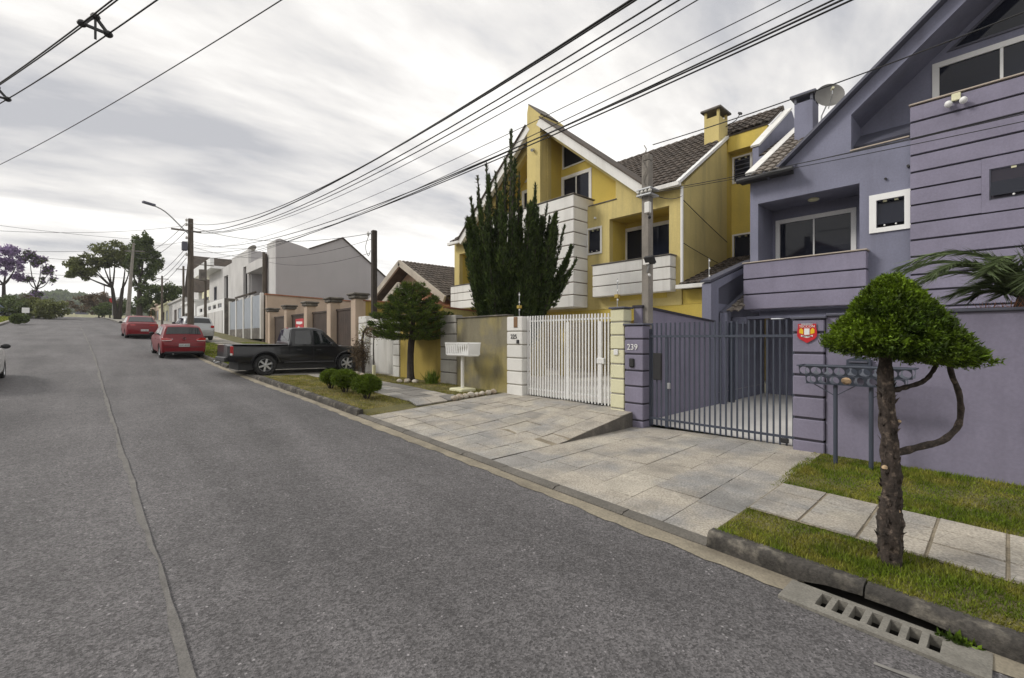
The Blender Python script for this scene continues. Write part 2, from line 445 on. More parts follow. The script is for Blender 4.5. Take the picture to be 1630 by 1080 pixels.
lk(mathn(t, 'MULTIPLY', v, .103), cb.inputs[0], t); lk(mathn(t, 'MULTIPLY', v, .098), cb.inputs[1], t); lk(mathn(t, 'MULTIPLY', v, .100), cb.inputs[2], t)
lk(cb.outputs[0], b.inputs['Base Color'], t); b.inputs['Roughness'].default_value = .82
bn = N('ShaderNodeBump', t); bn.inputs['Strength'].default_value = .7; bn.inputs['Distance'].default_value = .006
lk(mathn(t, 'ADD', vo.outputs['Distance'], nz(120, 2)), bn.inputs['Height'], t); lk(bn.outputs[0], b.inputs['Normal'], t)
ASPH = m
ASPHL = mat('worn_asphalt_edge', (.150, .143, .134), .9, .2, 6, .25, 70, .6, 90)

# ground: one sheet out to the horizon, below everything paved
def gz(x, y):
    base = roadz(y) - .55
    if abs(x) > 40: base -= min(6, (abs(x)-40)*.02)
    return base
gx = [-1500, -600, -250, -100, -40, -15, 0, 15, 40, 100, 250, 600, 1500]
gy = [-1500, -500, -150, -80, -40, -20, -5, 5, 15, 25, 35, 50, 65, 80, 100, 130, 165, 200, 300, 400, 700, 1500]
GROUND = mat('dry_ground', (.14, .13, .08), .95, .3, .2, .2, 5)
MB().grid(lambda x, y: (x, y, gz(x, y)), gx, gy).build('ground', GROUND, kind='structure', smooth=True)

# road in two lifts: the left lane lift is proud, its ragged edge makes the long seam
ys = list(np.arange(-30, 30, .35)) + list(np.arange(30, 185, 2.0))
def seam(y):
    base = .47 - .0165*max(y, -5) - .00012*max(0, y-25)**2*.2
    if y > 25: base = .47-.0165*25-.029*(y-25)
    return base + .006*math.sin(y*1.9)+.004*math.sin(y*7.1+1)+.004*math.sin(y*17.)+.003*math.sin(y*41)
def road_l(y, k):
    x = lx(y) + (seam(y)-lx(y))*k; return (x, y, rz(x, y)+.016)
def road_r(y, k):
    x = seam(y)-.02 + (kx(y)+.1-seam(y))*k; return (x, y, rz(x, y))
ml = MB().grid(road_l, ys, [0, .25, .5, .75, .93, 1])
ml.grid(lambda y, k: (seam(y)+.006*k, y, rz(seam(y), y)+.016-.03*k), ys, [0, 1])
road = ml.build('road', ASPH, kind='structure', smooth=True)
rr = MB().grid(road_r, ys, [0, .15, .4, .7, 1]).build('road_lane', ASPH, kind='structure', smooth=True)
def edge_strip(y, k):
    w = .05+.025*math.sin(y*1.7)*math.sin(y*.61+2)+.012*math.sin(y*9)
    x = seam(y)-.004-w*(1-k); return (x, y, rz(x, y)+.016+.004)
MB().grid(edge_strip, [q for q in ys if q < 60], [0, .5, 1]).build('seam_edge', ASPHL, parent=road)

# gutter: cast strip whose road side is ragged where the asphalt laps over it
GUT = mat('gutter_concrete', (.25, .22, .165), .92, .25, 3, .2, 40, .5, 60, .6, (.12, .10, .075), sscale=(3, .8, 3))
def gut(y, k):
    w = .19 + .025*math.sin(y*.9)+.012*math.sin(y*4.7+1)+.016*math.sin(y*11)+.008*math.sin(y*29)
    x = kx(y)+.05 - (w+.05)*(1-k); return (x, y, rz(x, y)+.006+.012*k)
MB().grid(gut, [q for q in np.arange(-12, 60, .12)], [0, .4, 1]).build('gutter', GUT, kind='structure')

# kerb stones
kerb = MB(); kerb_o = thing('kerb', None, None, (4.2, 0, 0)); kerb_o['kind'] = 'structure'
KERBM = KERBD; KERBL = mat('kerb_concrete', (.13, .12, .105), .92, .22, 2.5, .2, 40, .5, 60, .55, (.07, .065, .055))
y = -12.0; joints = []
while y < 58:
    L = random.choice((.92, 1.0, 1.05))
    for brk in (1.9, 9.5, 16.9, 20.4):
        if y < brk < y+L+.35: L = brk-y
    joints.append((y, min(y+L, 58))); y += L
for (a, c) in joints:
    mid = (a+c)/2
    full = ktop(mid)-roadz(mid) > .1
    if .02 < mid < 1.15 and full: pass
    n = 6; mb = MB(); dz = random.uniform(-.006, .006); dx = random.uniform(-.008, .008)
    yy = np.linspace(a+.006, c-.006, n)
    top = .15 if full else .045
    bot = -.15
    drain = full and mid < 1.4 and mid > -.3
    def prof(y):
        x0 = kx(y)+dx; z0 = roadz(y)+dz; h = top
        b0 = bot if not drain else .0 + .075*max(0, 1-((y-.6)/.48)**2)**.4
        j = [random.uniform(-.004, .004) for _ in range(4)]
        return [(x0+.15, y, z0+(b0 if drain else bot)), (x0-.012 if not drain else x0+.004, y, z0+b0), (x0+j[0]+.004, y, z0+h*.6), (x0+.02+j[1], y, z0+h-.018+j[2]), (x0+.045, y, z0+h+j[3]*.6), (x0+.15, y, z0+h)]
    P = [prof(q) for q in yy]; k = len(P[0]); vs_ = sum(P, []); fs = []
    for i in range(n-1):
        for q in range(k):
            w = (q+1) % k; fs.append((i*k+q, i*k+w, (i+1)*k+w, (i+1)*k+q))
    fs += [tuple(range(k)), tuple(range((n-1)*k, n*k))]
    mb.add(vs_, fs).build('kerb_stone', KERBM if full else KERBL, kerb_o, smooth=True)
# far and left kerbs
def lk_strip(off, sgn, y0, y1, st):
    mb = MB(); yy = np.arange(y0, y1, st); P = []
    for q in yy:
        x = (kx(q) if sgn > 0 else lx(q)); z = roadz(q)
        P.append([(x, q, z-.1), (x, q, z+.13), (x+sgn*.14, q, z+.15), (x+sgn*.14, q, z-.1)])
    vs_ = sum(P, []); fs = []
    for i in range(len(P)-1):
        for q in range(3): fs.append((i*4+q, i*4+q+1, (i+1)*4+q+1, (i+1)*4+q))
    return mb.add(vs_, fs)
lk_strip(0, 1, 58, 150, 2).build('kerb_far', KERBL, kind='structure')
lk_strip(0, -1, -20, 150, 2).build('kerb_left', KERBL, kind='structure')

# storm drain grate in the gutter: concrete frame with seven slots over a pit
gr = thing('storm_drain', 'concrete storm drain grate with seven slots set in the gutter', 'drain', (4.03, .62, .02))
mb = MB(); gy0, gy1 = .06, 1.18; xs0, xs1 = 3.83, 4.18
holes = []
for i in range(7):
    c = .93 - i*.102
    holes.append([(3.915, c-.032), (4.125, c-.032), (4.125, c+.032), (3.915, c+.032)])
mb.slab([(xs0, gy0), (xs1, gy0), (xs1, gy1), (xs0, gy1)], holes, lambda a, b_, t_: (a, b_, rz(a, b_)+t_), .022, -.05)
mb.build('grate', mat('grate_concrete', (.20, .19, .165), .9, .2, 5, .2, 60, .5, 60, .4, (.14, .13, .11), sscale=(6, 6, 6)), gr)
PIT = mat('wet_pit_soil', (.02, .018, .015), .9, .2)
mb = MB()
zb = rz(4.0, .6)
for q in range(4):
    pass
mb.poly((3.86, .1, zb-.06), (3.86, 1.14, zb-.06), (3.86, 1.14, zb-.5), (3.86, .1, zb-.5))
mb.poly((4.34, .1, zb+.1), (4.34, 1.14, zb+.1), (4.34, 1.14, zb-.5), (4.34, .1, zb-.5))
mb.poly((3.86, .1, zb-.06), (4.34, .1, zb-.06), (4.34, .1, zb-.5), (3.86, .1, zb-.5))
mb.poly((3.86, 1.14, zb-.06), (4.34, 1.14, zb-.06), (4.34, 1.14, zb-.5), (3.86, 1.14, zb-.5))
mb.poly((3.86, .1, zb-.5), (4.34, .1, zb-.5), (4.34, 1.14, zb-.5), (3.86, 1.14, zb-.5))
mb.build('pit', PIT, gr, fix=False)

# the pit needs an opening in the road and gutter sheets: cut the faces that lie under the slots
import bmesh
for nm in ('road_lane', 'gutter'):
    o = bpy.data.objects[nm]; bm = bmesh.new(); bm.from_mesh(o.data)
    for (co, no) in (((0, .09, 0), (0, 1, 0)), ((0, 1.15, 0), (0, 1, 0)), ((3.87, 0, 0), (1, 0, 0))):
        bmesh.ops.bisect_plane(bm, geom=bm.verts[:]+bm.edges[:]+bm.faces[:], plane_co=co, plane_no=no)
    kill = [f for f in bm.faces if .09 < f.calc_center_median().y < 1.15 and f.calc_center_median().x > 3.87]
    bmesh.ops.delete(bm, geom=kill, context='FACES'); bm.to_mesh(o.data); bm.free()

# ---------------------------------------------------------------- pavement, lawns, drives (right side)
def sheet(name, mat_, x0, x1, y0, y1, up=None, dz=0, nx=6, st=.6, x0f=None, **k):
    yy = np.linspace(y0, y1, max(2, int((y1-y0)/st)+1)); xx = np.linspace(0, 1, nx)
    def fn(y, u):
        a = x0f(y) if x0f else x0; x = a + (x1-a)*u
        return (x, y, pz(x, y, up)+dz)
    return MB().grid(fn, yy, xx).build(name, mat_, kind='structure', smooth=True, **k)
kf = lambda y: kx(y)+.14
lawn_a = sheet('lawn', SOIL, 0, WALLX+.05, -12, 1.88, False, -.012, x0f=kf)
drive_a = sheet('driveway', JOINT, 0, WALLX+.3, 1.905, 5.2, False, -.014, x0f=kf)
drive_b = sheet('driveway', JOINT, 0, WALLX+.3, 5.2, 9.3, True, -.014, x0f=kf)
lawn_b = sheet('lawn', SOIL, 0, WALLX+.05, 9.3, 16.75, True, -.012, x0f=kf)
drive_c = sheet('driveway', CONC, 0, WALLX+.6, 16.75, 20.6, True, 0, x0f=kf)
lawn_c = sheet('lawn', SOIL, 0, WALLX+.1, 20.6, 58, True, -.012, st=1.2, x0f=kf)
pave_far = sheet('pavement', CONC, 0, 11, 58, 118, True, -.01, st=3, x0f=kf)
pl = MB().grid(lambda y, u: (lx(y)-.14-u*9, y, roadz(y)+.15+u*.15), np.arange(-20, 150, 2.5), [0, .16, .5, 1])
pave_left = pl.build('pavement_left', CONC, kind='structure', smooth=True)
# cut edge of the raised yellow drive
mb = MB()
yy = 5.2
xx = np.linspace(kf(5.2), WALLX-.02, 14)
for i in range(13):
    a, c = xx[i], xx[i+1]
    mb.poly((a, yy-.002, pz(a, yy, False)-.1), (c, yy-.002, pz(c, yy, False)-.1), (c, yy-.002, pz(c, yy, True)+.004), (a, yy-.002, pz(a, yy, True)+.004))
mb.build('drive_edge', DCONC, parent=drive_b)

unit = MB().bbox(-.5, .5, -.5, .5, -1, 0, .018)
def unit_mesh(mat_):
    me = bpy.data.meshes.new('paving_slab'); me.from_pydata(unit.v, [], unit.f); me.materials.append(mat_); return me
UM = {k.name: unit_mesh(k) for k in (SLAB, SLABD)}
SLAB2 = mat('pale_granite_slab', (.40, .365, .305), .9, .16, 3.0, .3, 48, .6, 80, .7, (.17, .16, .14), col2=(.29, .28, .26), c2scale=1.1, c2lo=.44, c2hi=.62, sscale=(1.6, 1.6, 1.6))
SLAB3 = mat('grey_granite_slab', (.34, .31, .265), .9, .18, 3.0, .32, 48, .6, 80, .8, (.13, .125, .115), col2=(.25, .245, .235), c2scale=1.1, c2lo=.44, c2hi=.62, sscale=(1.6, 1.6, 1.6))
for k in (SLAB2, SLAB3): UM[k.name] = unit_mesh(k)
def put_slab(parent, x0, x1, y0, y1, up, mt, th=.03, gap=.012, rise=.006):
    cx_, cy_ = (x0+x1)/2, (y0+y1)/2
    e_ = (y1-y0)*.12
    dzx = (pz(x1, cy_, up)-pz(x0, cy_, up))/(x1-x0); dzy = (pz(cx_, y1-e_, up)-pz(cx_, y0+e_, up))/(y1-y0-2*e_)
    z = pz(cx_, cy_, up)+rise+random.uniform(-.004, .004)
    inst('paving_slab', UM[mt.name], parent, (cx_, cy_, z), (x1-x0-gap, y1-y0-gap, th),
         (math.atan(dzy)+random.uniform(-.006, .006), -math.atan(dzx)+random.uniform(-.006, .006), random.uniform(-.006, .006)))
MB().grid(lambda y, u: (5.11+u*1.12, y, pz(5.11+u*1.12, y, False)-.003), np.linspace(-7.3, 1.87, 30), [0, .5, 1]).build('path_bed', JOINT, parent=lawn_a)
# footpath of square slabs across the purple frontage
yq = 1.86
while yq > -7:
    xq = 5.12
    for w in (.36, .38, .36):
        put_slab(lawn_a, xq, xq+w, yq-.46, yq, False, random.choice((SLAB, SLAB, SLAB2, SLAB3)), gap=.02, rise=.008); xq += w
    yq -= .467
# purple drive: broad granite slabs in uneven courses running to the gate
yq = 1.9
for wdt in (.52, .58, .54, .56, .54, .56):
    xq = kf(yq)+.01; off = random.uniform(.3, .9)
    while xq < WALLX+.24:
        L = off if xq < 4.4 else random.uniform(.6, 1.1)
        x2 = min(xq+L, WALLX+.25)
        if WALLX+.25-x2 < .2: x2 = WALLX+.25
        put_slab(drive_a, xq, x2, yq, yq+wdt, False, random.choice((SLAB, SLAB, SLAB2, SLAB3)), gap=.007, rise=-.004); xq = x2
    yq += wdt
# yellow drive: smaller darker-jointed slabs
yq = 5.22; row = 0
while yq < 9.25:
    wdt = .46 if yq > 7.6 else .44
    if yq+wdt > 9.3: wdt = 9.29-yq
    if wdt < .1: break
    xq = kf(yq)+.01; row += 1
    while xq < WALLX+.24:
        L = random.uniform(.4, .55) if yq > 7.4 else random.uniform(.4, .8)
        x2 = min(xq+L, WALLX+.25)
        if WALLX+.25-x2 < .2: x2 = WALLX+.25
        put_slab(drive_b, xq, x2, yq, yq+wdt, True, random.choice((SLAB, SLAB2, SLAB3, SLAB)), gap=.022 if yq > 7.4 else .008, rise=-.002); xq = x2
    yq += wdt
# dark footpath running on past the bushes
yq = 9.32
while yq < 16.6:
    xq = 5.55
    for w in (.44, .44, .44):
        put_slab(lawn_b, xq, xq+w, yq, yq+.46, True, random.choice((SLABD, SLABD, SLAB3)), gap=.02, rise=.01); xq += w
    yq += .465
yq = 20.7
while yq < 50:
    put_slab(lawn_c, 5.3, 6.6, yq, yq+1.2, True, random.choice((SLAB, SLAB3)), gap=.02, rise=.02); yq += 1.2

# grass: real blades, one uncountable mass per strip
def grass(name, label, regions, mt, hmin=.02, hmax=.055, width=.0045, parent=None):
    V = []; F = []; base = 0
    for (x0f, x1f, y0, y1, dens, up) in regions:
        n = int(dens*(y1-y0)*(x1f((y0+y1)/2)-x0f((y0+y1)/2)))
        yy = rng.uniform(y0, y1, n); uu = rng.uniform(0, 1, n)
        cl = np.sin(yy*3.1+np.sin(uu*5)*2)*np.cos(uu*6+yy*1.7)
        keep = rng.uniform(0, 1, n) < .72+.28*cl
        for y_, u_ in zip(yy[keep], uu[keep]):
            a = x0f(y_); x_ = a+(x1f(y_)-a)*u_; z_ = pz(x_, y_, up)-.012
            h = random.uniform(hmin, hmax)*(.8+.35*math.sin(x_*4+y_*2.3)); an = random.uniform(0, 6.283); le = random.uniform(.1, .9)*h
            w = width*random.uniform(.7, 1.6); ca, sa = math.cos(an), math.sin(an); b2 = random.uniform(0, 6.283)
            V += [(x_-ca*w, y_-sa*w, z_), (x_+ca*w, y_+sa*w, z_), (x_+math.cos(b2)*le, y_+math.sin(b2)*le, z_+h)]
            F.append((base, base+1, base+2)); base += 3
    me = bpy.data.meshes.new(name); me.from_pydata(V, [], F); me.materials.append(mt)
    o = link(name, me); tag(o, label, 'grass', kind='stuff'); return o
c_ = lambda v: (lambda y: v)
grass('grass', 'short green lawn grass on both sides of the slab path below the purple wall',
      [(lambda y: kx(y)+.12, c_(5.12), -3.2, 1.86, 9000, False), (c_(6.22), c_(WALLX), -3.2, 2.0, 6500, False),
       (lambda y: kx(y)+.12, c_(5.12), -11, -3.2, 700, False), (c_(6.22), c_(WALLX), -11, -3.2, 500, False)], GRASSM)
grass('grass', 'thin yellowing grass around the three clipped bushes and the mailbox post',
      [(lambda y: kx(y)+.12, c_(5.55), 9.32, 16.7, 2600, True), (c_(6.88), c_(WALLX), 9.35, 16.7, 1500, True)], GRASSD, .015, .045, .006)
grass('grass', 'bright grass strip along the kerb beyond the black pickup',
      [(lambda y: kx(y)+.12, c_(5.3), 20.6, 32.4, 900, True), (c_(6.6), c_(WALLX), 20.6, 32.4, 450, True),
       (lambda y: kx(y)+.12, c_(5.3), 38, 57, 250, True)], GRASSM, .03, .09, .011)
# yards behind the walls
def yard(name, mt, x0, x1, y0, y1, z0, z1):
    return MB().poly((x0, y0, z0), (x1, y0, z1), (x1, y1, z1), (x0, y1, z0)).build(name, mt, kind='structure')
yard('garage_floor', TILEF, WALLX+.25, 20, -7, 5.2, .262, .30)
yard('yard_floor', TILEF, WALLX+.25, 20, 5.2, 20, .56, .60)
yard('yard_floor', CONC, WALLX+.1, 26, 20, 33, 1.1, 1.25)
yard('yard_floor', CONC, WALLX+.1, 26, 33, 70, 2.3, 2.4)
# ---------------------------------------------------------------- building helpers
def ring_loop(y0, y1, z0, z1, w): return rect(y0, y1, z0, z1), [rect(y0+w, y1-w, z0+w, z1-w)]
def window(parent, X, y0, y1, z0, z1, fw=.06, n=1, fm=None, gm=None, dep=.05, proud=.02, label=None, mw=.04):
    fm = fm or WHITE; gm = gm or GLASS
    lo, ho = ring_loop(y0, y1, z0, z1, fw)
    w = MB().slab(lo, ho, XP, X-proud, X+dep).build('window', fm, parent, label=label)
    a, c = y0+fw, y1-fw; st = (c-a)/n
    for i in range(n):
        MB().box(X+.012+.012*(i % 2), X+.018+.012*(i % 2), a+i*st-(.02 if i else .012), a+(i+1)*st+.012, z0+fw-.012, z1-fw+.012).build('pane', gm, w)
        if i: MB().box(X-proud*.5, X+.011, a+i*st-mw/2, a+i*st+mw/2, z0+fw-.01, z1-fw+.01).build('mullion', fm, w)
    return w
def lining(parent, loop, X0, X1, mt, name='reveal'):
    mb = MB(); n = len(loop)
    for i in range(n):
        p, q = loop[i], loop[(i+1) % n]
        mb.poly((X0, *p), (X0, *q), (X1, *q), (X1, *p))
    return mb.build(name, mt, parent)
def banded(name, label, cat, x0, x1, y0, y1, z0, z1, zs, mt, capm=None, group=None, core=None, loc=None):
    """masonry pier of stacked blocks with recessed joints"""
    r = thing(name, label, cat, ((x0+x1)/2, (y0+y1)/2, z0), group)
    MB().box(x0+.018, x1-.018, y0+.018, y1-.018, z0-.25, z1-.005).build('core', core or PDARK, r)
    lv = [z0-.25] + [z for z in zs if z0 < z < z1] + [z1]
    for a, c in zip(lv[:-1], lv[1:]):
        MB().bbox(x0, x1, y0, y1, a+.016, c-.016, .012).build('block', mt, r)
    if capm: MB().bbox(x0-.03, x1+.03, y0-.03, y1+.03, z1+.001, z1+.04, .008).build('cap', capm, r)
    return r
def tile_mesh(w, l, mt, name='roof_tile'):
    """one barrel tile: x across, y up the slope"""
    mb = MB(); n = 5
    for k in range(n):
        a, c = math.pi*k/n, math.pi*(k+1)/n
        f = lambda t_, y_, s_: (-math.cos(t_)*w*.5*s_, y_, math.sin(t_)*w*.32*s_ + (.03 if y_ < .01 else .0))
        mb.poly(f(a, 0, 1), f(c, 0, 1), f(c, l*1.12, .86), f(a, l*1.12, .86))
    f0 = [(-math.cos(math.pi*k/n)*w*.5, 0, math.sin(math.pi*k/n)*w*.32+.03) for k in range(n+1)]
    f1 = [(p[0]*.82, 0, p[2]*.72) for p in f0]
    for k in range(n): mb.poly(f0[k], f1[k], f1[k+1], f0[k+1])
    me = bpy.data.meshes.new(name); me.from_pydata(mb.v, [], mb.f); me.materials.append(mt); return me, mb
def tile_field(parent, p0, du, dv, nu, nv, w, l, mt, keep=None, name='roof_tiles', jit=.006):
    """tiles joined as one surface: far ones that cannot be picked apart"""
    _, t_ = tile_mesh(w, l, mt); du, dv = Vector(du).normalized(), Vector(dv).normalized(); dn = du.cross(dv).normalized()
    if dn.z < 0: dn = -dn
    mb = MB(); p0 = Vector(p0)
    for j in range(nv):
        for i in range(nu):
            c = p0 + du*(i+.5)*w + dv*j*l
            if keep and not keep(c): continue
            jx, jz = random.uniform(-jit, jit), random.uniform(-jit, jit)
            mb.add([c + du*(v_[0]+jx) + dv*v_[1] + dn*(v_[2]+jz) for v_ in t_.v], t_.f)
    return mb.build(name, mt, parent, kind='stuff', fix=False)
def roof_slab(parent, p0, u, v, th, mt, name='roof'):
    p0, u, v = Vector(p0), Vector(u), Vector(v); n = u.cross(v).normalized()
    if n.z < 0: n = -n
    return MB().obox(p0+u/2+v/2-n*th/2, u/2, v/2, n*th/2).build(name, mt, parent)

# ---------------------------------------------------------------- purple house
F = 13.2
ph = thing('purple_house', 'purple stuccoed house with steep gable and striped upper walls', 'house', (F, .0, .25))
# symmetrical about Y = -0.9
PKY, PKZ = -.9, 10.61
def mir(p): return (2*PKY-p[0], p[1])
out_loop = [(4.75, 2.75), (4.75, 6.25), (4.19, 6.25), (PKY, PKZ), mir((4.19, 6.25)), mir((4.75, 6.25)), mir((4.75, 2.75))]
rec = rect(2.34, 4.55, 3.0, 5.65)
gab = [(2.5, 6.47), (2.5, 7.31), (PKY, 10.22), mir((2.5, 7.31)), mir((2.5, 6.47))]
sw = rect(1.53, 2.03, 4.53, 5.17)
MB().slab(out_loop, [rec, gab, sw], XP, F, F+.2).build('wall', PURPLE, ph)
lining(ph, rec, F+.2, 14.4, PURPLE); lining(ph, gab, F+.2, 14.4, PURPLE)
MB().slab(rect(2.2, 4.7, 2.9, 5.8), [rect(2.62, 4.44, 3.1, 5.34)], XP, 14.3, 14.45).build('wall', PURPLE, ph)
MB().slab([(2.6, 6.4), (2.6, 7.5), (PKY, 10.4), mir((2.6, 7.5)), mir((2.6, 6.4))],
          [rect(-2.9, 1.12, 7.0, 8.28), [(.93, 8.5), (PKY, 10.05), mir((.93, 8.5))]], XP, 14.25, 14.4).build('wall', PURPLE, ph)
# body behind
YB0, YB1 = -6.55, 4.75
MB().box(14.5, 20, YB0, YB0+.2, .1, 6.2).box(19.8, 20, YB0, YB1, .1, 6.2).build('wall', PURPLE, ph)
MB().slab([(13.41, 2.75), (13.41, 6.2), (13.28, 6.5), (17.3, 9.0), (20, 7.4), (20, 2.75)], [], YP, 4.6, 4.78).build('party_wall', PURPLE, ph)
MB().box(F+.21, 20, YB0+.2, 4.59, 2.62, 2.78).build('floor_slab', PURPLE, ph)
# ground floor: open garage bay, deep wall with door; closed part under the stripes
MB().box(15.6, 15.8, 1.4, 5.15, .2, 2.62).build('garage_wall', PURPLE, ph)
MB().box(F+.1, 15.6, 1.3, 1.42, .2, 2.62).build('garage_wall', PURPLE, ph)
MB().bbox(F+.3, F+1.2, 1.421, 1.47, .28, 2.3, .01).build('door', DOORW, ph)
MB().box(F+.02, F+.2, -6.5, 1.3, .1, 2.75).build('wall', PURPLE, ph)
MB().box(F-.12, F+.02, 4.83, 5.18, 2.42, 2.60).box(F-.02, F+.1, 1.4, 4.83, 2.55, 2.62).build('beam', PURPLE, ph)
MB().box(12.75, 12.87, 5.02, 5.14, .25, 2.45).build('post', METAL, ph)
# striped projecting bay
XB = F-.11
zr = [7.06, 6.70, 6.34, 5.98, 5.61, 5.25, 4.90, 4.51, 4.14, 3.78, 3.39, 3.05, 2.69, 2.3, 1.9, 1.5]
bL, bR = 1.43, mir((1.43, 0))[0]
bay = MB().box(XB+.03, F+.05, bR+.02, bL-.005, 1.4, 7.03).build('bay', PDARK, ph)
wl, wr, wz0, wz1 = .24, -.85, 4.75, 5.37
for a, c in zip(zr[:-1], zr[1:]):
    if c >= 4.5 and a <= 5.62:
        MB().box(XB, XB+.05, .352, bL, c+.02, a-.02).build('panel', PURPLE2, bay)
        MB().box(XB, XB+.05, bR, -2.182, c+.02, a-.02).build('panel', PURPLE2, bay)
    else:
        MB().bbox(XB, XB+.05, bR, bL, c+.02, a-.02, .008).build('panel', PURPLE2, bay)
MB().slab(rect(-2.18, .35, 4.522, 5.598), [rect(wr, wl, wz0, wz1)], XP, XB+.001, XB+.06).build('panel', PURPLE2, bay)
MB().bbox(XB-.03, F+.12, bR-.02, bL+.02, 7.07, 7.10, .006).build('ledge', mat('beige_ledge', (.42, .36, .30), .7, .1), ph)
MB().bbox(F-.03, F+.12, 1.45, 2.52, 6.44, 6.472, .006).build('ledge', bpy.data.materials['beige_ledge'], ph)
def jalousie(parent, X, y0, y1, z0, z1, fm, fw=.03, ws=True):
    """top hung pane standing ajar with two white knobs below"""
    lo, ho = ring_loop(y0, y1, z0, z1, fw)
    w = MB().slab(lo, ho, XP, X-.01, X+.1).build('window', fm, parent)
    MB().box(X+.11, X+.13, y0, y1, z0, z1).build('backing', PDARK, w)
    MB().poly((X+.04, y0+fw, z1-fw-.01), (X+.04, y1-fw, z1-fw-.01), (X-.05, y1-fw, z0+fw+.06), (X-.05, y0+fw, z0+fw+.06)).build('pane', GLASS, w)
    for q in (.3, .7):
        yk = y0+(y1-y0)*q
        MB().ell((X-.055, yk, z0+fw+.03), (.02, .02, .02), 8, 6).build('knob', WHITE, w, smooth='all')
        MB().box(X-.012, X+.03, yk-.035, yk+.035, z1-fw-.03, z1-fw+.012).build('hinge', CREAM, w)
    return w
jalousie(ph, XB+.03, wr, wl, wz0, wz1, PTRIM, .02)
lo, ho = rect(1.42, 2.155, 4.43, 5.30), [rect(1.535, 2.025, 4.535, 5.165)]
MB().slab(lo, ho, XP, F-.04, F-.001).build('window_surround', WHITE, ph)
jalousie(ph, F+.04, 1.53, 2.03, 4.53, 5.17, PTRIM, .02)
# balcony: three bands, stone sill
bal = MB().box(F-.22, F-.03, 2.21, 4.79, 2.80, 4.02).box(F-.03, 14.3, 2.35, 4.54, 2.8, 2.98).build('balcony', PDARK, ph)
for a, c in ((2.78, 3.19), (3.19, 3.60), (3.60, 4.035)):
    MB().bbox(F-.26, F-.001, 2.17, 4.83, a+.017, c-.017, .01).build('panel', PURPLE2, bal)
MB().bbox(F-.29, F+.06, 2.15, 4.85, 4.03, 4.06, .006).build('sill', bpy.data.materials['beige_ledge'], bal)
NET = mat('white_net_trim', (.72, .72, .72), .7, .0, fine=.15, fscale=120)
bw = window(ph, 14.30, 2.6, 4.46, 3.05, 5.36, .11, 2, NET, mw=.035)
window(ph, 14.25, -2.95, 1.17, 6.97, 8.33, .12, 4, WHITE, mw=.05)
tri = [(.93, 8.5), (PKY, 10.05), mir((.93, 8.5))]
tw = MB().slab(tri, [[(.80, 8.545), (PKY, 9.985), mir((.80, 8.545))]], XP, 14.22, 14.29).build('window', PTRIM, ph)
MB().slab([(.82, 8.53), (PKY, 10.0), mir((.82, 8.53))], [], XP, 14.26, 14.27).build('pane', GLASS, tw)
MB().ell((13.75, 3.4, 5.62), (.13, .13, .05), 14, 8).build('ceiling_lamp', CREAM, ph, smooth='all')
# twin floodlight on the ledge and small wall spouts
fl = thing('twin_floodlight', 'white twin floodlight with two round lamps under the top ledge', 'lamp', (XB-.02, .72, 6.93))
MB().bbox(XB-.07, XB-.001, .64, .78, 6.90, 7.05, .01).build('junction_box', CREAM, fl)
for s_ in (-1, 1):
    MB().ell((XB-.12, .71+s_*.11, 6.84), (.085, .065, .07), 12, 8).build('lamp_head', WHITE, fl, smooth='all')
    MB().tube([(XB-.04, .71+s_*.03, 6.90), (XB-.08, .71+s_*.09, 6.86)], .015, 6).build('arm', BLACKP, fl)
MB().tube([(F-.05, 1.86, 5.62), (F+.02, 1.86, 5.63)], .025, 8).build('spout', BLACKP, ph)
MB().tube([(F-.06, 1.47, 5.80), (F+.02, 1.47, 5.80)], .03, 8).build('spout', BLACKP, ph)
# gable roof edge plates and rear roof
gd = Vector((0, PKY-4.19, PKZ-6.25)).normalized()
for s_ in (1, -1):
    a = Vector((F-.10, 4.26 if s_ > 0 else 2*PKY-4.26, 6.21)); c = Vector((F-.10, PKY, PKZ+.02))
    up = Vector((0, -gd.z*-1, 0)); d = (c-a).normalized(); nrm = d.cross(Vector((1, 0, 0)))
    if nrm.z < 0: nrm = -nrm
    MB().obox((a+c)/2+nrm*.03+Vector((2.5, 0, 0)), d*(c-a).length/2, Vector((2.6, 0, 0)), nrm*.03).build('roof', PTRIM, ph)
# main front slope with separate barrel tiles, gutter, coping of the party wall
sv = Vector((1, 0, .62)).normalized()
rf = roof_slab(ph, (12.92, 3.64, 6.30), (0, .96, 0), sv*5.0, .05, PTRIM)
roof_slab(ph, (13.45, .5, 6.30+.53*.62), (0, 3.14, 0), sv*4.4, .05, PTRIM)
TP, _ = tile_mesh(.225, .36, TILEP)
ang = math.atan(.62)
for j in range(13):
    for i in range(9):
        c = Vector((12.95, 4.52-i*.225, 6.32)) + sv*(j*.36)
        edge = 4.19-(c.z-6.25)*(5.09/4.36)
        if c.y < edge-.25 or (c.y < 3.7 and c.x < 13.42): continue
        o = inst('roof_tile', TP, rf, c + Vector((0, random.uniform(-.008, .008), random.uniform(-.006, .006))))
        o.rotation_mode = 'XYZ'
        o.matrix_local = Matrix.Translation(o.location) @ Matrix(((0, sv.x, -sv.z), (-1, 0, 0), (0, sv.z, sv.x))).to_4x4()
MB().bar((13.12, 4.73, 6.50), (17.3, 4.73, 9.06), .24, .07).build('coping', WHITEP, ph)
MB().tube([(12.86, 3.62, 6.27), (12.86, 4.97, 6.27)], .07, 8).box(12.86, F, 3.7, 4.95, 6.24, 6.32).build('gutter', BLACKP, ph)
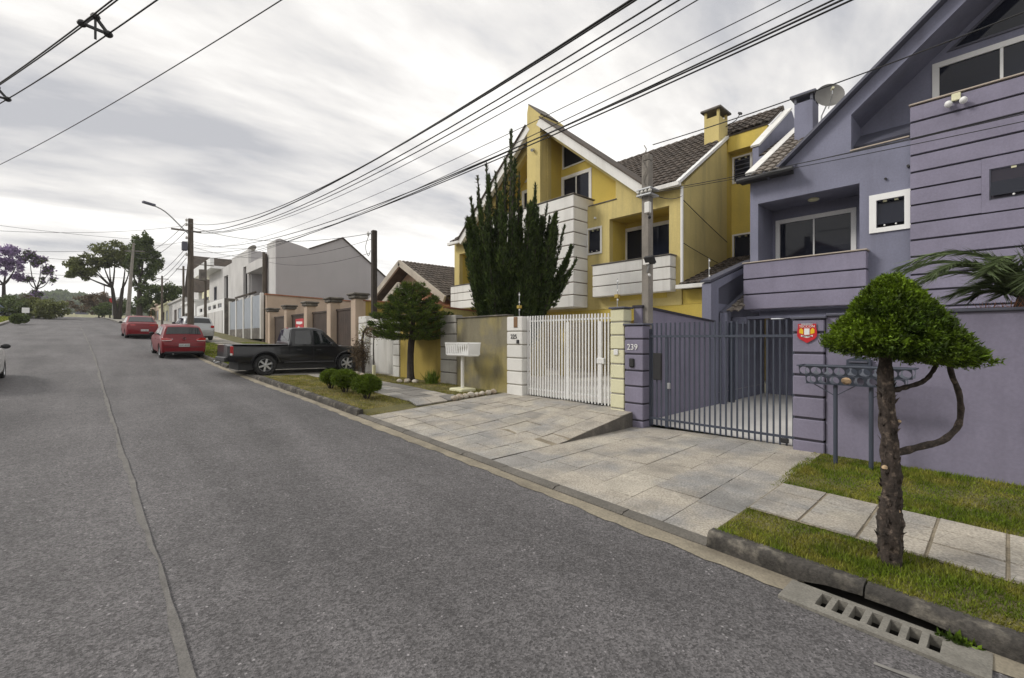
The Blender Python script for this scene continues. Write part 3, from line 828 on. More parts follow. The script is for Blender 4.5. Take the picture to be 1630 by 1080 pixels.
# rear party wall with its own sloped top and a strip of tiles in front
MB().slab([(14.9, 5.5), (14.9, 7.85), (17.9, 10.0), (18.1, 10.0), (20, 8.6), (20, 5.5)], [], YP, 5.12, 5.30).build('party_wall', PURPLE, ph)
MB().bar((14.86, 5.21, 7.90), (17.95, 5.21, 10.06), .26, .06).build('coping', WHITEP, ph)
roof_slab(ph, (14.9, 4.79, 7.5), (0, .32, 0), Vector((1, 0, .55)).normalized()*4.4, .05, PTRIM)
tile_field(ph, (14.95, 4.79, 7.55), (0, 1, 0), (1, 0, .55), 2, 11, .17, .36, TILEP)
MB().box(14.9, 15.0, 4.79, 5.12, 5.5, 7.55).build('wall', PURPLE, ph)
ch = MB().box(15.4, 16.0, 3.83, 4.30, 7.4, 9.0).build('chimney', PURPLE, ph)
MB().bbox(15.3, 16.1, 3.73, 4.40, 9.16, 9.24, .015).build('chimney_cap', PTRIM, ch)
for (a, c) in ((15.42, 3.86), (15.98, 3.86), (15.42, 4.27), (15.98, 4.27), (15.7, 3.86), (15.7, 4.27)):
    MB().box(a-.04, a+.04, c-.03, c+.03, 9.0, 9.16).build('vent_post', PTRIM, ch)
# satellite dish
sd = thing('satellite_dish', 'grey satellite dish on a bent mast beside the purple chimney', 'satellite dish', (15.3, 3.62, 8.1))
ax = Vector((-.86, -.46, .22)).normalized()
mb = MB(); prof = [(.36*k/8, .30*(k/8)**2*.36) for k in range(9)]
mb.lathe(prof, (15.3, 3.42, 8.83), ax, 28)
mb.build('reflector', mat('dish_grey', (.16, .155, .145), .6, .12, 5), sd, smooth='all')
MB().tube([(15.35, 3.62, 7.85), (15.35, 3.60, 8.4), (15.42, 3.45, 8.78)], .022, 8).build('mast', GALV, sd)
fe = Vector((15.3, 3.42, 8.83))+ax*.34
MB().tube([Vector((15.3, 3.42, 8.52)), fe+Vector((0, 0, -.14)), fe], .012, 6).build('feed_arm', GALV, sd)
MB().tube([fe-ax*.03, fe+ax*.06], .035, 8).build('feed_horn', CREAM, sd)

# ---------------------------------------------------------------- purple plot: piers, wall, gate, side wall
zsP = [.435, .77, 1.11, 1.44, 1.78, 2.10]
pw = thing('front_wall', 'long purple street wall with dark coping below the palm', 'wall', (8.25, -2.5, .1))
MB().box(8.17, 8.34, -7, 1.86, 0, 2.34).build('wall', PURPLE2, pw)
MB().bbox(8.13, 8.40, -7, 1.86, 2.342, 2.385, .01).build('coping', PTRIM, pw)
MB().box(8.95, 9.07, -7, 1.5, .2, 2.43).box(8.36, 8.95, -7, 1.5, 2.18, 2.24).build('planter', PTRIM, pw)
banded('gate_pier', 'purple banded gate pier with the red shield sign', 'pillar', 8.12, 8.42, 1.87, 2.29, .27, 2.31, zsP, PURPLE2, PTRIM)
p239 = banded('gate_pier', 'purple banded gate pier carrying the house number 239', 'pillar', 8.15, 8.45, 4.97, 5.40, .17, 2.28, [.34, .68, 1.03, 1.35, 1.69, 2.0], PURPLE2, PTRIM)
text_on(p239, '239', .17, (8.138, 5.21, 1.83), SWHI)
MB().bbox(8.11, 8.16, 5.16, 5.28, 1.42, 1.60, .02).build('intercom', BLACKP, p239)
bwm = thing('boundary_wall', 'purple boundary wall sloping back from the gate between both plots', 'wall', (10, 5.3, .2))
MB().slab([(8.47, .1), (12.0, .1), (12.0, 2.43), (8.47, 2.66)], [], YP, 5.2, 5.38).build('wall', PURPLE2, bwm)
MB().bar((8.45, 5.29, 2.69), (12.0, 5.29, 2.455), .24, .05).build('coping', PDARK, bwm)
MB().slab([(11.75, .1), (12.2, .1), (12.2, 3.35), (14.7, 4.18), (14.7, 4.3), (11.75, 3.45)], [], YP, 5.18, 5.42).build('sloped_parapet', PURPLE, bwm)
MB().slab([(12.2, 2.9), (14.7, 2.9), (14.7, 4.15), (12.2, 3.33)], [], YP, 5.25, 5.35).build('wall', PTRIM, bwm)
MB().bar((11.7, 5.3, 3.50), (14.75, 5.3, 4.40), .28, .06).build('coping', PTRIM, bwm)
MB().box(12.2, 15.7, 5.22, 5.38, .1, 2.95).build('wall', PURPLE, bwm)
MB().box(12.25, 12.45, 5.05, 5.17, .2, 2.7).build('pilaster', PURPLE, bwm)
cr_ = thing('carport_roof', 'small tiled lean-to roof beside the purple balcony', 'roof', (13, 5.0, 2.6))
tile_field(cr_, (12.5, 4.78, 2.70), (0, 1, 0), (1, 0, .42), 2, 6, .19, .36, TILEP)
MB().tube([(12.3, 5.14, 2.66), (14.4, 5.14, 3.55)], .07, 8).build('valley_gutter', PTRIM, cr_)
gate = thing('steel_gate', 'dark slate vertical bar gate between the purple piers', 'gate', (8.33, 3.6, .24))
bm_ = MB().box(-.013, .013, -.013, .013, 0, 1).v
barme = bpy.data.meshes.new('bar'); q_ = MB().box(-.5, .5, -.5, .5, 0, 1); barme.from_pydata(q_.v, [], q_.f); barme.materials.append(METAL)
nb = 27
for i in range(nb):
    yb = 4.86 - i*(2.52/(nb-1))
    inst('bar', barme, gate, (8.33, yb, .26), (.025, .025, 2.06))
MB().box(8.30, 8.318, 2.31, 4.92, 2.03, 2.075).build('rail', METAL, gate)
MB().box(8.30, 8.318, 2.31, 4.92, .385, .425).build('rail', METAL, gate)
MB().box(8.31, 8.35, 4.89, 4.925, .24, 2.2).build('stile', METAL, gate)
MB().box(8.31, 8.35, 4.52, 4.555, .26, 2.06).build('stile', METAL, gate)
MB().bbox(8.27, 8.33, 4.64, 4.82, 1.18, 1.72, .01).build('letter_box', BLACKP, gate)
MB().bbox(8.28, 8.33, 4.46, 4.52, 1.02, 1.14, .01).build('lock', GALV, gate)
MB().bbox(8.28, 8.33, 2.40, 2.52, .30, .38, .01).build('wheel_box', BLACKP, gate)
# shield sign
sg = thing('shield_sign', 'red shield shaped security company sign on the purple pier', 'sign', (8.10, 2.09, 2.11))
def shield(sc): return [(2.09+sc*a, 2.10+sc*b_) for a, b_ in ((.14, .15), (.065, .15), (.065, .13), (-.065, .13), (-.065, .15), (-.14, .15), (-.135, .10), (-.15, .02), (-.15, -.06), (-.12, -.11), (0, -.185), (.12, -.11), (.15, -.06), (.15, .02), (.135, .10))]
MB().slab(shield(1), [], XP, 8.095, 8.108).build('plate', SREDM, sg)
MB().box(8.0915, 8.0945, 2.05, 2.13, 2.06, 2.17).build('tower_mark', SWHI, sg)
for s_ in (-1, 1):
    MB().slab([(2.09+s_*.055, 2.07), (2.09+s_*.115, 2.09), (2.09+s_*.115, 2.15), (2.09+s_*.085, 2.18), (2.09+s_*.055, 2.14)], [], XP, 8.0915, 8.0945).build('lion_mark', SYEL, sg)
MB().slab([(2.0, 2.03), (2.09, 2.005), (2.18, 2.03), (2.18, 2.055), (2.09, 2.04), (2.0, 2.055)], [], XP, 8.0915, 8.0945).build('scroll', SWHI, sg)
text_on(sg, 'TECCON', .058, (8.0915, 2.09, 2.205), SWHI); text_on(sg, 'SEGURANÇA', .03, (8.0915, 2.09, 2.245), SWHI)
text_on(sg, '3027-0708', .034, (8.0900, 2.09, 2.033), INK)
for o_ in list(sg.children):
    o_.location = o_.location*.88 if o_.name.startswith('lettering') else o_.location
    o_.scale = (1, .88, .88) if not o_.name.startswith('lettering') else (.88, .88, 1)
# house-shaped letter box on the wall
lb = thing('wall_letter_box', 'dark house-shaped letter box on the purple wall behind the rack', 'letter box', (8.1, 1.43, 1.5))
MB().slab([(1.30, 1.46), (1.58, 1.46), (1.58, 1.70), (1.44, 1.755), (1.30, 1.70)], [], XP, 8.04, 8.168).build('body', METAL, lb)
MB().bbox(8.025, 8.04, 1.33, 1.55, 1.655, 1.685, .006).build('flap', PTRIM, lb)
# refuse rack: trough of ringed steel strip on two posts
rk = thing('refuse_rack', 'dark steel refuse rack of ringed panels on two posts', 'refuse rack', (7.68, 1.42, .25))
ry0, ry1 = .80, 2.04
for (yp, xp) in ((1.63, 7.66), (1.235, 7.68)):
    MB().tube([(xp, yp, pz(xp, yp, False)-.1), (xp, yp, 1.37)], .027, 10).build('post', METAL, rk)
def ring_panel(p00, u, v, n, rows, name):
    """strip with real round openings; u along, v up"""
    u, v = Vector(u), Vector(v); L = u.length; Hh = v.length; un, vn = u/L, v/Hh; nn = un.cross(vn)
    pit = L/n; r = min(pit, Hh/rows)*.455; holes = []
    for j in range(rows):
        for i in range(n):
            cx_ = pit*(i+.5); cy_ = Hh*(j+.5)/rows
            holes.append([(cx_+r*math.cos(2*math.pi*k/14), cy_+r*math.sin(2*math.pi*k/14)) for k in range(14)])
    p0 = Vector(p00)
    return MB().slab([(0, 0), (L, 0), (L, Hh), (0, Hh)], holes, lambda a, b_, t_: p0+un*a+vn*b_+nn*t_, 0, .006).build(name, METAL, rk)
ring_panel((7.56, 2.04, 1.49), (0, -1.24, 0), (-.06, 0, .125), 9, 1, 'ring_panel')
ring_panel((7.60, 1.97, 1.365), (0, -1.10, 0), (-.045, 0, .12), 8, 1, 'ring_panel')
ring_panel((7.80, 2.04, 1.49), (0, -1.24, 0), (.06, 0, .125), 9, 1, 'ring_panel')
ring_panel((7.76, 1.97, 1.365), (0, -1.10, 0), (.045, 0, .12), 8, 1, 'ring_panel')
MB().bar((7.495, 2.06, 1.62), (7.495, .78, 1.62), .014).bar((7.865, 2.06, 1.62), (7.865, .78, 1.62), .014).bar((7.495, 2.06, 1.62), (7.865, 2.06, 1.62), .014).bar((7.495, .78, 1.62), (7.865, .78, 1.62), .014).build('rim', METAL, rk)
MB().box(7.59, 7.77, .86, 1.98, 1.358, 1.364).bar((7.66, 1.63, 1.2), (7.66, 1.9, 1.36), .012).bar((7.66, 1.63, 1.2), (7.66, 1.4, 1.36), .012).bar((7.68, 1.235, 1.2), (7.68, .98, 1.36), .012).build('tray', METAL, rk)
bg_ = MB().ell((7.66, 1.50, 1.415), (.06, .075, .05), 10, 7, .18).build('paper_bag', mat('crumpled_paper', (.5, .34, .2), .8, .2, 20), smooth=True, label='crumpled tan paper bag lying in the refuse rack', cat='bag')
# ---------------------------------------------------------------- yellow house (mirrored about Y = 12.66)
CY = 12.66
GROOVE = mat('brown_groove', (.14, .105, .08), .9, .2)
FASC = mat('weathered_fascia', (.40, .36, .30), .85, .15, 2, streak=.4, scol=(.2, .18, .15))
def my(y): return 2*CY-y
yh = thing('yellow_house', 'yellow house with white banded bay, pointed central fin and tiled roof', 'house', (F, CY, .55))
loop = [(6.72, 3.05), (6.72, 6.75), (7.75, 6.75), (CY, 10.82), (my(7.75), 6.75), (my(6.72), 6.75), (my(6.72), 3.05)]
recR = rect(7.13, 9.36, 3.5, 6.16); recL = rect(my(9.36), my(7.13), 3.5, 6.16)
gabR = [(9.10, 6.82), (12.28, 6.82), (12.28, 10.05), (9.10, 7.42)]
gabL = [(my(p[0]), p[1]) for p in gabR]
sR = rect(9.74, 10.27, 5.10, 5.93); sL = rect(my(10.27), my(9.74), 5.10, 5.93)
MB().slab(loop, [recR, recL, gabR, gabL, sR, sL], XP, F, F+.2).build('wall', YPALE, yh)
for L in (recR, recL): lining(yh, L, F+.2, 14.25, YELLOW)
for L in (gabR, gabL): lining(yh, L, F+.2, 14.05, YELLOW)
for s_ in (0, 1):
    m_ = (lambda a, c: (a, c)) if s_ == 0 else (lambda a, c: (my(c), my(a)))
    a, c = m_(7.0, 9.5); wa, wc = m_(7.55, 9.42)
    MB().slab(rect(a, c, 3.4, 6.3), [rect(wa, wc, 3.6, 5.98)], XP, 14.2, 14.3).build('wall', YELLOW, yh)
    window(yh, 14.2, wa-.01, wc+.01, 3.59, 5.99, .12, 2, WHITEP, mw=.05)
    # gable recess back with its two windows
    a, c = m_(9.0, 12.4)
    wa, wc = m_(10.80, 12.20)
    t3 = [(12.20, 8.86), (12.20, 9.98), (10.90, 8.90)]; t3i = [(12.14, 8.92), (12.14, 9.84), (11.05, 8.94)]
    if s_: t3 = [(my(p), q) for p, q in t3]; t3i = [(my(p), q) for p, q in t3i]
    bk = [(9.0, 6.7), (12.4, 6.7), (12.4, 10.3), (9.0, 7.48)]
    if s_: bk = [(my(p), q) for p, q in bk]
    MB().slab(bk, [rect(wa, wc, 7.2, 8.5), t3], XP, 14.0, 14.1).build('wall', YELLOW, yh)
    window(yh, 14.0, wa-.06, wc+.06, 7.14, 8.56, .13, 2, WHITEP, mw=.05)
    w3 = MB().slab(t3, [t3i], XP, 13.975, 14.04).build('window', WHITEP, yh)
    MB().slab(t3, [], XP, 14.02, 14.03).build('pane', GLASS, w3)
    # small top hung window with white surround
    a, c = m_(9.74, 10.27)
    MB().slab(rect(a-.07, c+.07, 5.03, 6.0), [rect(a, c, 5.10, 5.93)], XP, F-.03, F-.001).build('window_surround', WHITEP, yh)
    jalousie(yh, F+.05, a, c, 5.10, 5.93, PTRIM, .02)
    # white balcony parapet
    a, c = m_(6.90, 9.82)
    bl = MB().box(F-.32, F-.03, a+.04, c-.04, 3.47, 4.53).build('balcony', GROOVE, yh)
    for z0, z1 in ((3.45, 3.82), (3.82, 4.20), (4.20, 4.56)):
        MB().bbox(F-.36, F-.001, a, c, z0+.014, z1-.014, .012).build('panel', WHITEP, bl)
    MB().bbox(F-.39, F+.05, a-.03, c+.03, 4.555, 4.59, .006).build('sill', DCONC, bl)
    MB().box(F-.02, 14.2, a+.3, c-.5, 3.3, 3.47).build('floor_slab', YELLOW, yh)
# ledge under the gable recess
MB().bbox(F-.03, F+.1, 9.06, 10.26, 6.79, 6.825, .006).build('ledge', DCONC, yh)
MB().bbox(F-.03, F+.1, my(10.26), my(9.06), 6.79, 6.825, .006).build('ledge', DCONC, yh)
# white banded bay
TX = 12.4; t0, t1 = 10.30, my(10.30)
tw_ = MB().box(TX+.03, F+.1, t0+.03, t1-.03, 3.14, 6.9).build('bay', GROOVE, yh)
zb = list(np.linspace(3.12, 7.10, 10))
for a, c in zip(zb[:-1], zb[1:]):
    MB().bbox(TX, F-.001 if c < 6.8 else F+.35, t0, t1, a+.016, c-.016, .016).build('panel', WHITEP, tw_)
MB().bbox(TX-.03, F+.4, t0-.03, t1+.03, 7.10, 7.14, .008).build('coping', DCONC, tw_)
# fin
MB().slab([(12.30, 6.9), (13.02, 6.9), (13.02, 11.05), (12.95, 11.35), (12.30, 10.75)], [], XP, 12.78, 14.2).build('fin', YPALE, yh)
MB().bar((13.3, 12.27, 10.76), (13.3, 12.98, 11.40), 1.0, .05).build('coping', DCONC, yh)
MB().tube([(12.74, 12.62, 9.45), (12.62, 12.60, 9.40)], .06, 10).build('spot_lamp', GALV, yh)
MB().tube([(F-.06, 9.95, 6.32), (F+.02, 9.95, 6.32)], .04, 8).build('spot_lamp', WHITE, yh)
# gable roof: dark plates with white barge boards
for s_ in (1, -1):
    f_ = (lambda y: y) if s_ > 0 else my
    a = Vector((12.75, f_(7.62), 6.70)); c = Vector((12.75, CY, 10.88)); d = (c-a).normalized(); nr = d.cross(Vector((1, 0, 0)))
    if nr.z < 0: nr = -nr
    ln = (c-a).length
    if s_ > 0: c2 = a + d*(ln-.43); 
    else: c2 = a + d*(ln-.5)
    l2 = (c2-a).length
    MB().obox((a+c2)/2+nr*.04+Vector((.68, 0, 0)), d*l2/2, Vector((.72, 0, 0)), nr*.025).build('roof', TILE, yh)
    MB().obox((a+c2)/2-nr*.13+Vector((.12, 0, 0)), d*l2/2, Vector((.1, 0, 0)), nr*.14).build('barge_board', WHITEP, yh)
# side wall, rear wing, beam, ground floor
MB().slab([(F+.2, 2.6), (16.5, 2.6), (16.5, 9.0), (F+.2, 6.80)], [], YP, 6.72, 6.92).build('wall', YPALE, yh)
MB().bar((12.95, 6.80, 6.72), (16.6, 6.80, 9.20), .3, .09).build('coping', WHITE, yh)
MB().slab([(F+.2, .5), (19, .5), (19, 9.0), (17.9, 9.9), (F+.2, 6.75)], [], YP, my(6.72)-.2, my(6.72)).build('wall', YPALE, yh)
MB().slab(rect(5.42, 6.72, 3.4, 8.75), [rect(6.08, 6.62, 7.62, 8.45), rect(6.08, 6.62, 4.85, 5.68)], XP, 16.9, 17.1).box(16.5, 17.1, 6.721, 6.9, 2.6, 8.9).build('rear_wing', YELLOW, yh)
MB().box(16.55, 17.1, 5.42, 6.71, 8.62, 9.18).build('beam', YELLOW, yh)
for z0 in (7.62, 4.85):
    MB().slab(rect(6.02, 6.68, z0-.06, z0+.89), [rect(6.08, 6.62, z0, z0+.83)], XP, 16.87, 16.899).build('window_surround', WHITEP, yh)
    w_ = jalousie(yh, 16.95, 6.08, 6.62, z0, z0+.83, PTRIM, .02)
    for k in range(5): MB().box(16.86, 16.885, 6.09, 6.61, z0+.1+k*.15, z0+.125+k*.15).build('grille_bar', PTRIM, w_) if z0 > 6 else None
MB().box(F+.02, F+.3, 5.9, my(6.75), 2.62, 3.05).build('beam', YELLOW, yh)
MB().box(F+.3, 17, 5.45, my(6.92), 3.06, 3.2).build('floor_slab', YELLOW, yh)
MB().box(16.8, 17, 5.45, my(6.92), .5, 3.05).build('garage_wall', YPALE, yh)
MB().box(F+.1, F+.35, 11.4, 11.75, .5, 2.62).box(F+.1, F+.35, my(11.75), my(11.4), .5, 2.62).box(F+.1, 16.8, my(9.0), my(8.85), .5, 2.62).build('pillar', YELLOW, yh)
# annex lean-to
roof_slab(yh, (12.98, 5.5, 3.60), (0, 1.2, 0), Vector((1, 0, .33)).normalized()*4.1, .06, TILE)
tile_field(yh, (13.0, 5.5, 3.62), (0, 1, 0), (1, 0, .33), 6, 11, .2, .36, TILE)
MB().bbox(12.86, 13.02, 5.86, 6.75, 3.50, 3.62, .01).build('gutter', WHITEP, yh)
MB().box(F+.05, F+.2, 5.9, 6.71, 3.06, 3.50).build('wall', YELLOW, yh)
MB().tube([(13.1, 6.66, 6.62), (13.1, 6.66, 3.65)], .045, 8).build('downpipe', WHITE, yh)
# main roof
sl = Vector((1, 0, .69)).normalized()
roof_slab(yh, (12.93, 6.75, 6.72), (0, 1.0, 0), sl*6.0, .06, TILE)
roof_slab(yh, (14.25, 7.75, 6.72+1.32*.69), (0, 9.8, 0), sl*4.4, .06, TILE)
roof_slab(yh, (12.93, my(7.75), 6.72), (0, 1.0, 0), sl*6.0, .06, TILE)
roof_slab(yh, (12.93+4.98, 6.0, 6.72+4.98*.69), (0, 12.2, 0), Vector((1, 0, -.69)).normalized()*3, .06, TILE)
gp = lambda p: p.z > 10.9-.829*abs(p.y-CY)-.05 or (p.x > 14.3 and p.y < 12)
tile_field(yh, (12.95, 6.78, 6.74), (0, 1, 0), sl, 30, 17, .22, .355, TILE, keep=gp)
tile_field(yh, (12.95, my(8.7), 6.74), (0, 1, 0), sl, 9, 17, .22, .355, TILE, keep=gp)
roof_slab(yh, (16.5, 5.35, 9.19), (0, 1.4, 0), sl*1.72, .05, TILE)
tile_field(yh, (16.5, 5.36, 9.21), (0, 1, 0), sl, 6, 5, .22, .355, TILE)
mb = MB()
for k in range(36):
    yk = 5.35+k*.36; mb.tube([(17.95, yk, 10.17), (17.95, yk+.38, 10.14)], .10, 8)
mb.build('ridge_tiles', TILE, yh, kind='stuff')
MB().bbox(12.82, 12.98, 6.62, 7.85, 6.60, 6.73, .01).build('gutter', WHITEP, yh)
MB().bbox(12.82, 12.98, my(7.85), my(6.62), 6.60, 6.73, .01).build('gutter', WHITEP, yh)
chy = MB().box(16.0, 16.72, 6.78, 7.30, 8.4, 9.80).build('chimney', YPALE, yh)
MB().bbox(15.9, 16.82, 6.68, 7.40, 10.02, 10.10, .015).build('chimney_cap', DCONC, chy)
for a in (16.04, 16.68):
    for c in (6.82, 7.26): MB().box(a-.04, a+.04, c-.04, c+.04, 9.80, 10.02).build('vent_post', YPALE, chy)
lamp = thing('roof_floodlight', 'small black floodlight on a bracket by the yellow chimney', 'lamp', (16.5, 6.70, 9.5))
MB().tube([(16.55, 6.77, 9.55), (16.75, 6.50, 9.75), (16.85, 6.42, 9.95)], .015, 6).build('arm', BLACKP, lamp)
MB().obox((16.85, 6.40, 9.99), (.06, 0, 0), (0, .05, .02), (0, -.01, .03)).build('lamp_head', BLACKP, lamp)

# ---------------------------------------------------------------- yellow plot frontage
banded('gate_pier', 'cream banded gate pier beside the purple pier', 'pillar', 8.15, 8.45, 5.42, 5.76, .50, 2.64, [.53, .84, 1.16, 1.47, 1.78, 2.08, 2.36], CREAM, PTRIM, core=CONC)
MB().bbox(8.12, 8.148, 5.55, 5.66, 1.66, 1.78, .008).build('door_bell', WHITE, smooth=False, label='small white door bell plate on the cream pier', cat='bell')
wp = banded('gate_pier', 'white banded gate pier with house number beside the white gate', 'pillar', 8.15, 8.45, 8.49, 9.08, .50, 2.60, [.80, 1.15, 1.5, 1.85, 2.2], WHITEP, None, core=CONC)
MB().bbox(8.135, 8.152, 8.66, 8.80, 2.30, 2.58, .006).build('emblem', mat('bronze_plaque', (.2, .11, .05), .5, .2, 20), wp)
text_on(wp, '225', .16, (8.14, 8.80, 2.06), INK)
MB().bbox(8.12, 8.152, 8.60, 8.68, 1.88, 1.98, .006).build('intercom', BLACKP, wp)
wg = thing('steel_gate', 'white vertical bar gate across the yellow house drive', 'gate', (8.3, 7.1, .55))
wb = bpy.data.meshes.new('bar'); q_ = MB().box(-.5, .5, -.5, .5, 0, 1); wb.from_pydata(q_.v, [], q_.f); wb.materials.append(WMETAL)
nb = 30
for i in range(nb):
    yb = 5.82 + i*(2.60/(nb-1)); inst('bar', wb, wg, (8.30, yb, pz(8.15, yb, True)+.03), (.02, .036, 2.03))
for z in (.70, 2.44): MB().box(8.312, 8.33, 5.79, 8.46, z, z+.04).build('rail', WMETAL, wg)
for yb in (6.12, 7.06): MB().box(8.27, 8.289, yb-.04, yb+.04, .58, 2.4).build('stile', WMETAL, wg)
MB().bbox(8.25, 8.289, 6.0, 6.2, 1.45, 1.58, .01).build('lock', WMETAL, wg)
wl_ = thing('front_wall', 'weathered dirty yellow street wall behind the white refuse post', 'wall', (8.3, 10.2, .5))
MB().box(8.2, 8.38, 9.081, 11.42, .3, 2.63).build('wall', YDIRT, wl_)
MB().bbox(8.16, 8.42, 9.081, 11.42, 2.632, 2.665, .008).build('coping', DCONC, wl_)
banded('wall_pier', 'grey stained banded pier in the yellow street wall behind the conifer', 'pillar', 8.15, 8.42, 11.42, 12.26, .60, 2.75, [.95, 1.35, 1.75, 2.15, 2.5], mat('stained_white_block', (.36, .345, .31), .85, .15, 1.5, .05, 30, .2, 80, .7, (.17, .16, .14)), None, core=DCONC)
ws_ = thing('front_wall', 'saturated ochre street wall behind the layered conifer trunk', 'wall', (8.3, 13.6, .6))
MB().box(8.2, 8.38, 12.26, 14.94, .4, 2.85).build('wall', YSAT, ws_)
MB().bbox(8.16, 8.42, 12.26, 14.94, 2.852, 2.885, .008).build('coping', DCONC, ws_)
banded('gate_pier', 'white banded pier at the ochre wall end of the slatted gate', 'pillar', 8.15, 8.42, 14.95, 15.42, .62, 2.70, [1.0, 1.4, 1.8, 2.2], WHITEP, None, core=CONC)
sgt = thing('slat_gate', 'white vertical slat gate behind the dry arching shrub', 'gate', (8.35, 16.6, .65))
sme = bpy.data.meshes.new('slat'); q_ = MB().bbox(-.5, .5, -.5, .5, 0, 1, .04); sme.from_pydata(q_.v, [], q_.f); sme.materials.append(WHITEP)
for i in range(20):
    inst('slat', sme, sgt, (8.34, 15.49+i*.113, .66), (.03, .095, 2.05))
MB().box(8.36, 8.40, 15.43, 17.70, .9, .98).box(8.36, 8.40, 15.43, 17.70, 2.3, 2.38).build('rail', WHITEP, sgt)
MB().bbox(8.28, 8.42, 15.43, 17.70, 2.712, 2.80, .01).build('lintel', WHITEP, sgt)
banded('gate_pier', 'white banded pier touching the beige capped pier', 'pillar', 8.18, 8.55, 17.71, 18.45, .66, 2.95, [1.05, 1.45, 1.85, 2.25, 2.65], WHITEP, None, core=CONC)
sy = thing('boundary_wall', 'yellow boundary wall at the foot of the dark service pole', 'wall', (10, 18.7, .6))
MB().box(8.5, 12.9, 18.62, 18.78, .5, 3.62).build('wall', YSAT, sy)
MB().bbox(8.46, 12.9, 18.58, 18.82, 3.622, 3.67, .01).build('coping', RIDGE, sy)
by = thing('side_wall', 'pale yellow inner wall with red coping behind the weathered wall', 'wall', (10, 12.3, .6))
MB().slab([(8.4, .5), (13.1, .5), (13.1, 2.72), (8.4, 3.0)], [], YP, 12.3, 12.45).build('wall', YPALE, by)
MB().bar((8.40, 12.37, 3.03), (13.1, 12.37, 2.75), .2, .05).build('coping', RIDGE, by)

# ---------------------------------------------------------------- neighbour: beige piers with brown boarded gates
pyc = [18.85, 21.6, 24.8, 28.2, 31.6]
names_ = ['tall beige capped pier next to the white banded pier', 'beige capped pier, second along the brown gates', 'beige capped pier, third along the brown gates', 'beige capped pier between the red sign and the small gate', 'beige capped pier at the far end of the brown gates']
for yc, nm in zip(pyc, names_):
    zg = wallz(yc); r = thing('gate_pier', nm, 'pillar', (8.35, yc, zg), 'beige piers of the brown gates')
    MB().bbox(8.12, 8.58, yc-.24, yc+.24, zg-.3, 3.72, .02).build('shaft', BEIGE, r)
    MB().bbox(8.04, 8.66, yc-.33, yc+.33, 3.72, 3.86, .03).bbox(7.98, 8.72, yc-.39, yc+.39, 3.86, 3.96, .03).build('cap', DCONC, r)
bme = bpy.data.meshes.new('board'); q_ = MB().bbox(-.5, .5, -.5, .5, 0, 1, .06); bme.from_pydata(q_.v, [], q_.f); bme.materials.append(WOODD)
bl_ = ['brown boarded gate beside the tall beige pier', 'brown boarded gate in the middle of the beige piers', 'brown boarded gate carrying the red sign', 'small dark gate at the far end of the beige piers']
for k in range(4):
    a, c = pyc[k]+.25, pyc[k+1]-.25; zg = wallz((a+c)/2)
    r = thing('boarded_gate', bl_[k], 'gate', (8.42, (a+c)/2, zg), 'brown boarded gates')
    n = int((c-a)/.19); w = (c-a)/n
    for i in range(n): inst('board', bme, r, (8.42, a+w*(i+.5), zg-.1), (.04, w*.96, 3.38-zg+.1))
    MB().bbox(8.37, 8.47, a, c, 3.30, 3.40, .01).build('rail', WOODD, r)
    MB().box(8.445, 8.48, a, c, zg+.3, zg+.4).build('rail', WOODD, r)
sr = thing('banner_sign', 'red and white sign hung on the brown gate', 'sign', (8.33, 26.4, 2.5))
MB().box(8.33, 8.36, 25.75, 27.05, 2.35, 3.12).build('board', SREDM, sr)
MB().slab([(25.9, 2.95), (26.9, 2.98), (26.9, 2.84), (26.3, 2.80), (25.9, 2.84)], [], XP, 8.322, 8.329).build('white_mark', SWHI, sr)
MB().slab([(25.85, 2.5), (26.5, 2.72), (26.95, 2.58), (26.4, 2.50)], [], XP, 8.322, 8.329).build('white_mark', SWHI, sr)
sw_ = thing('side_wall', 'beige side wall with tiled red coping below the grey gable wall', 'wall', (12, 32.6, 1.7))
MB().slab([(8.2, 1.4), (22, 1.4), (22, 4.55), (8.2, 4.88)], [], YP, 32.4, 32.6).build('wall', BEIGE, sw_)
MB().bar((8.15, 32.5, 4.91), (22, 32.5, 4.58), .34, .07).build('coping', RIDGE, sw_)
# beige gable house behind
bh = thing('gable_house', 'beige house with tiled gable roof behind the layered conifer', 'house', (14, 24, 1.2))
PK = (24.4, 6.60)
lo_ = [(20.2, 1.2), (20.2, 4.3), (24.4, 6.4), (28.5, 4.3), (28.5, 1.2)]
MB().slab(lo_, [rect(22.6, 24.2, 2.2, 3.8)], XP, 14.3, 14.5).build('wall', BEIGE, bh)
window(bh, 14.32, 22.6, 24.2, 2.2, 3.8, .1, 2, WHITE)
MB().slab([(14.5, 1.2), (24, 1.2), (24, 4.3), (14.5, 4.3)], [], YP, 20.2, 20.4).build('wall', BEIGE, bh)
for s_ in (1, -1):
    e = Vector((13.4, 24.4-s_*4.75, 6.60-.52*4.75)); p = Vector((13.4, 24.4, 6.60)); d = (p-e).normalized(); nr = d.cross(Vector((1, 0, 0)))
    if nr.z < 0: nr = -nr
    L = (p-e).length
    MB().obox((e+p)/2+Vector((5, 0, 0)), d*L/2, Vector((5, 0, 0)), nr*.06).build('roof', TILE, bh)
    MB().obox((e+p)/2-nr*.08+Vector((-.05, 0, 0)), d*L/2, Vector((.06, 0, 0)), nr*.17).build('barge_board', FASC, bh)
    if s_ > 0: tile_field(bh, e+nr*.07+Vector((0, 0, 0)), (1, 0, 0), d, 40, 14, .25, .37, TILE)
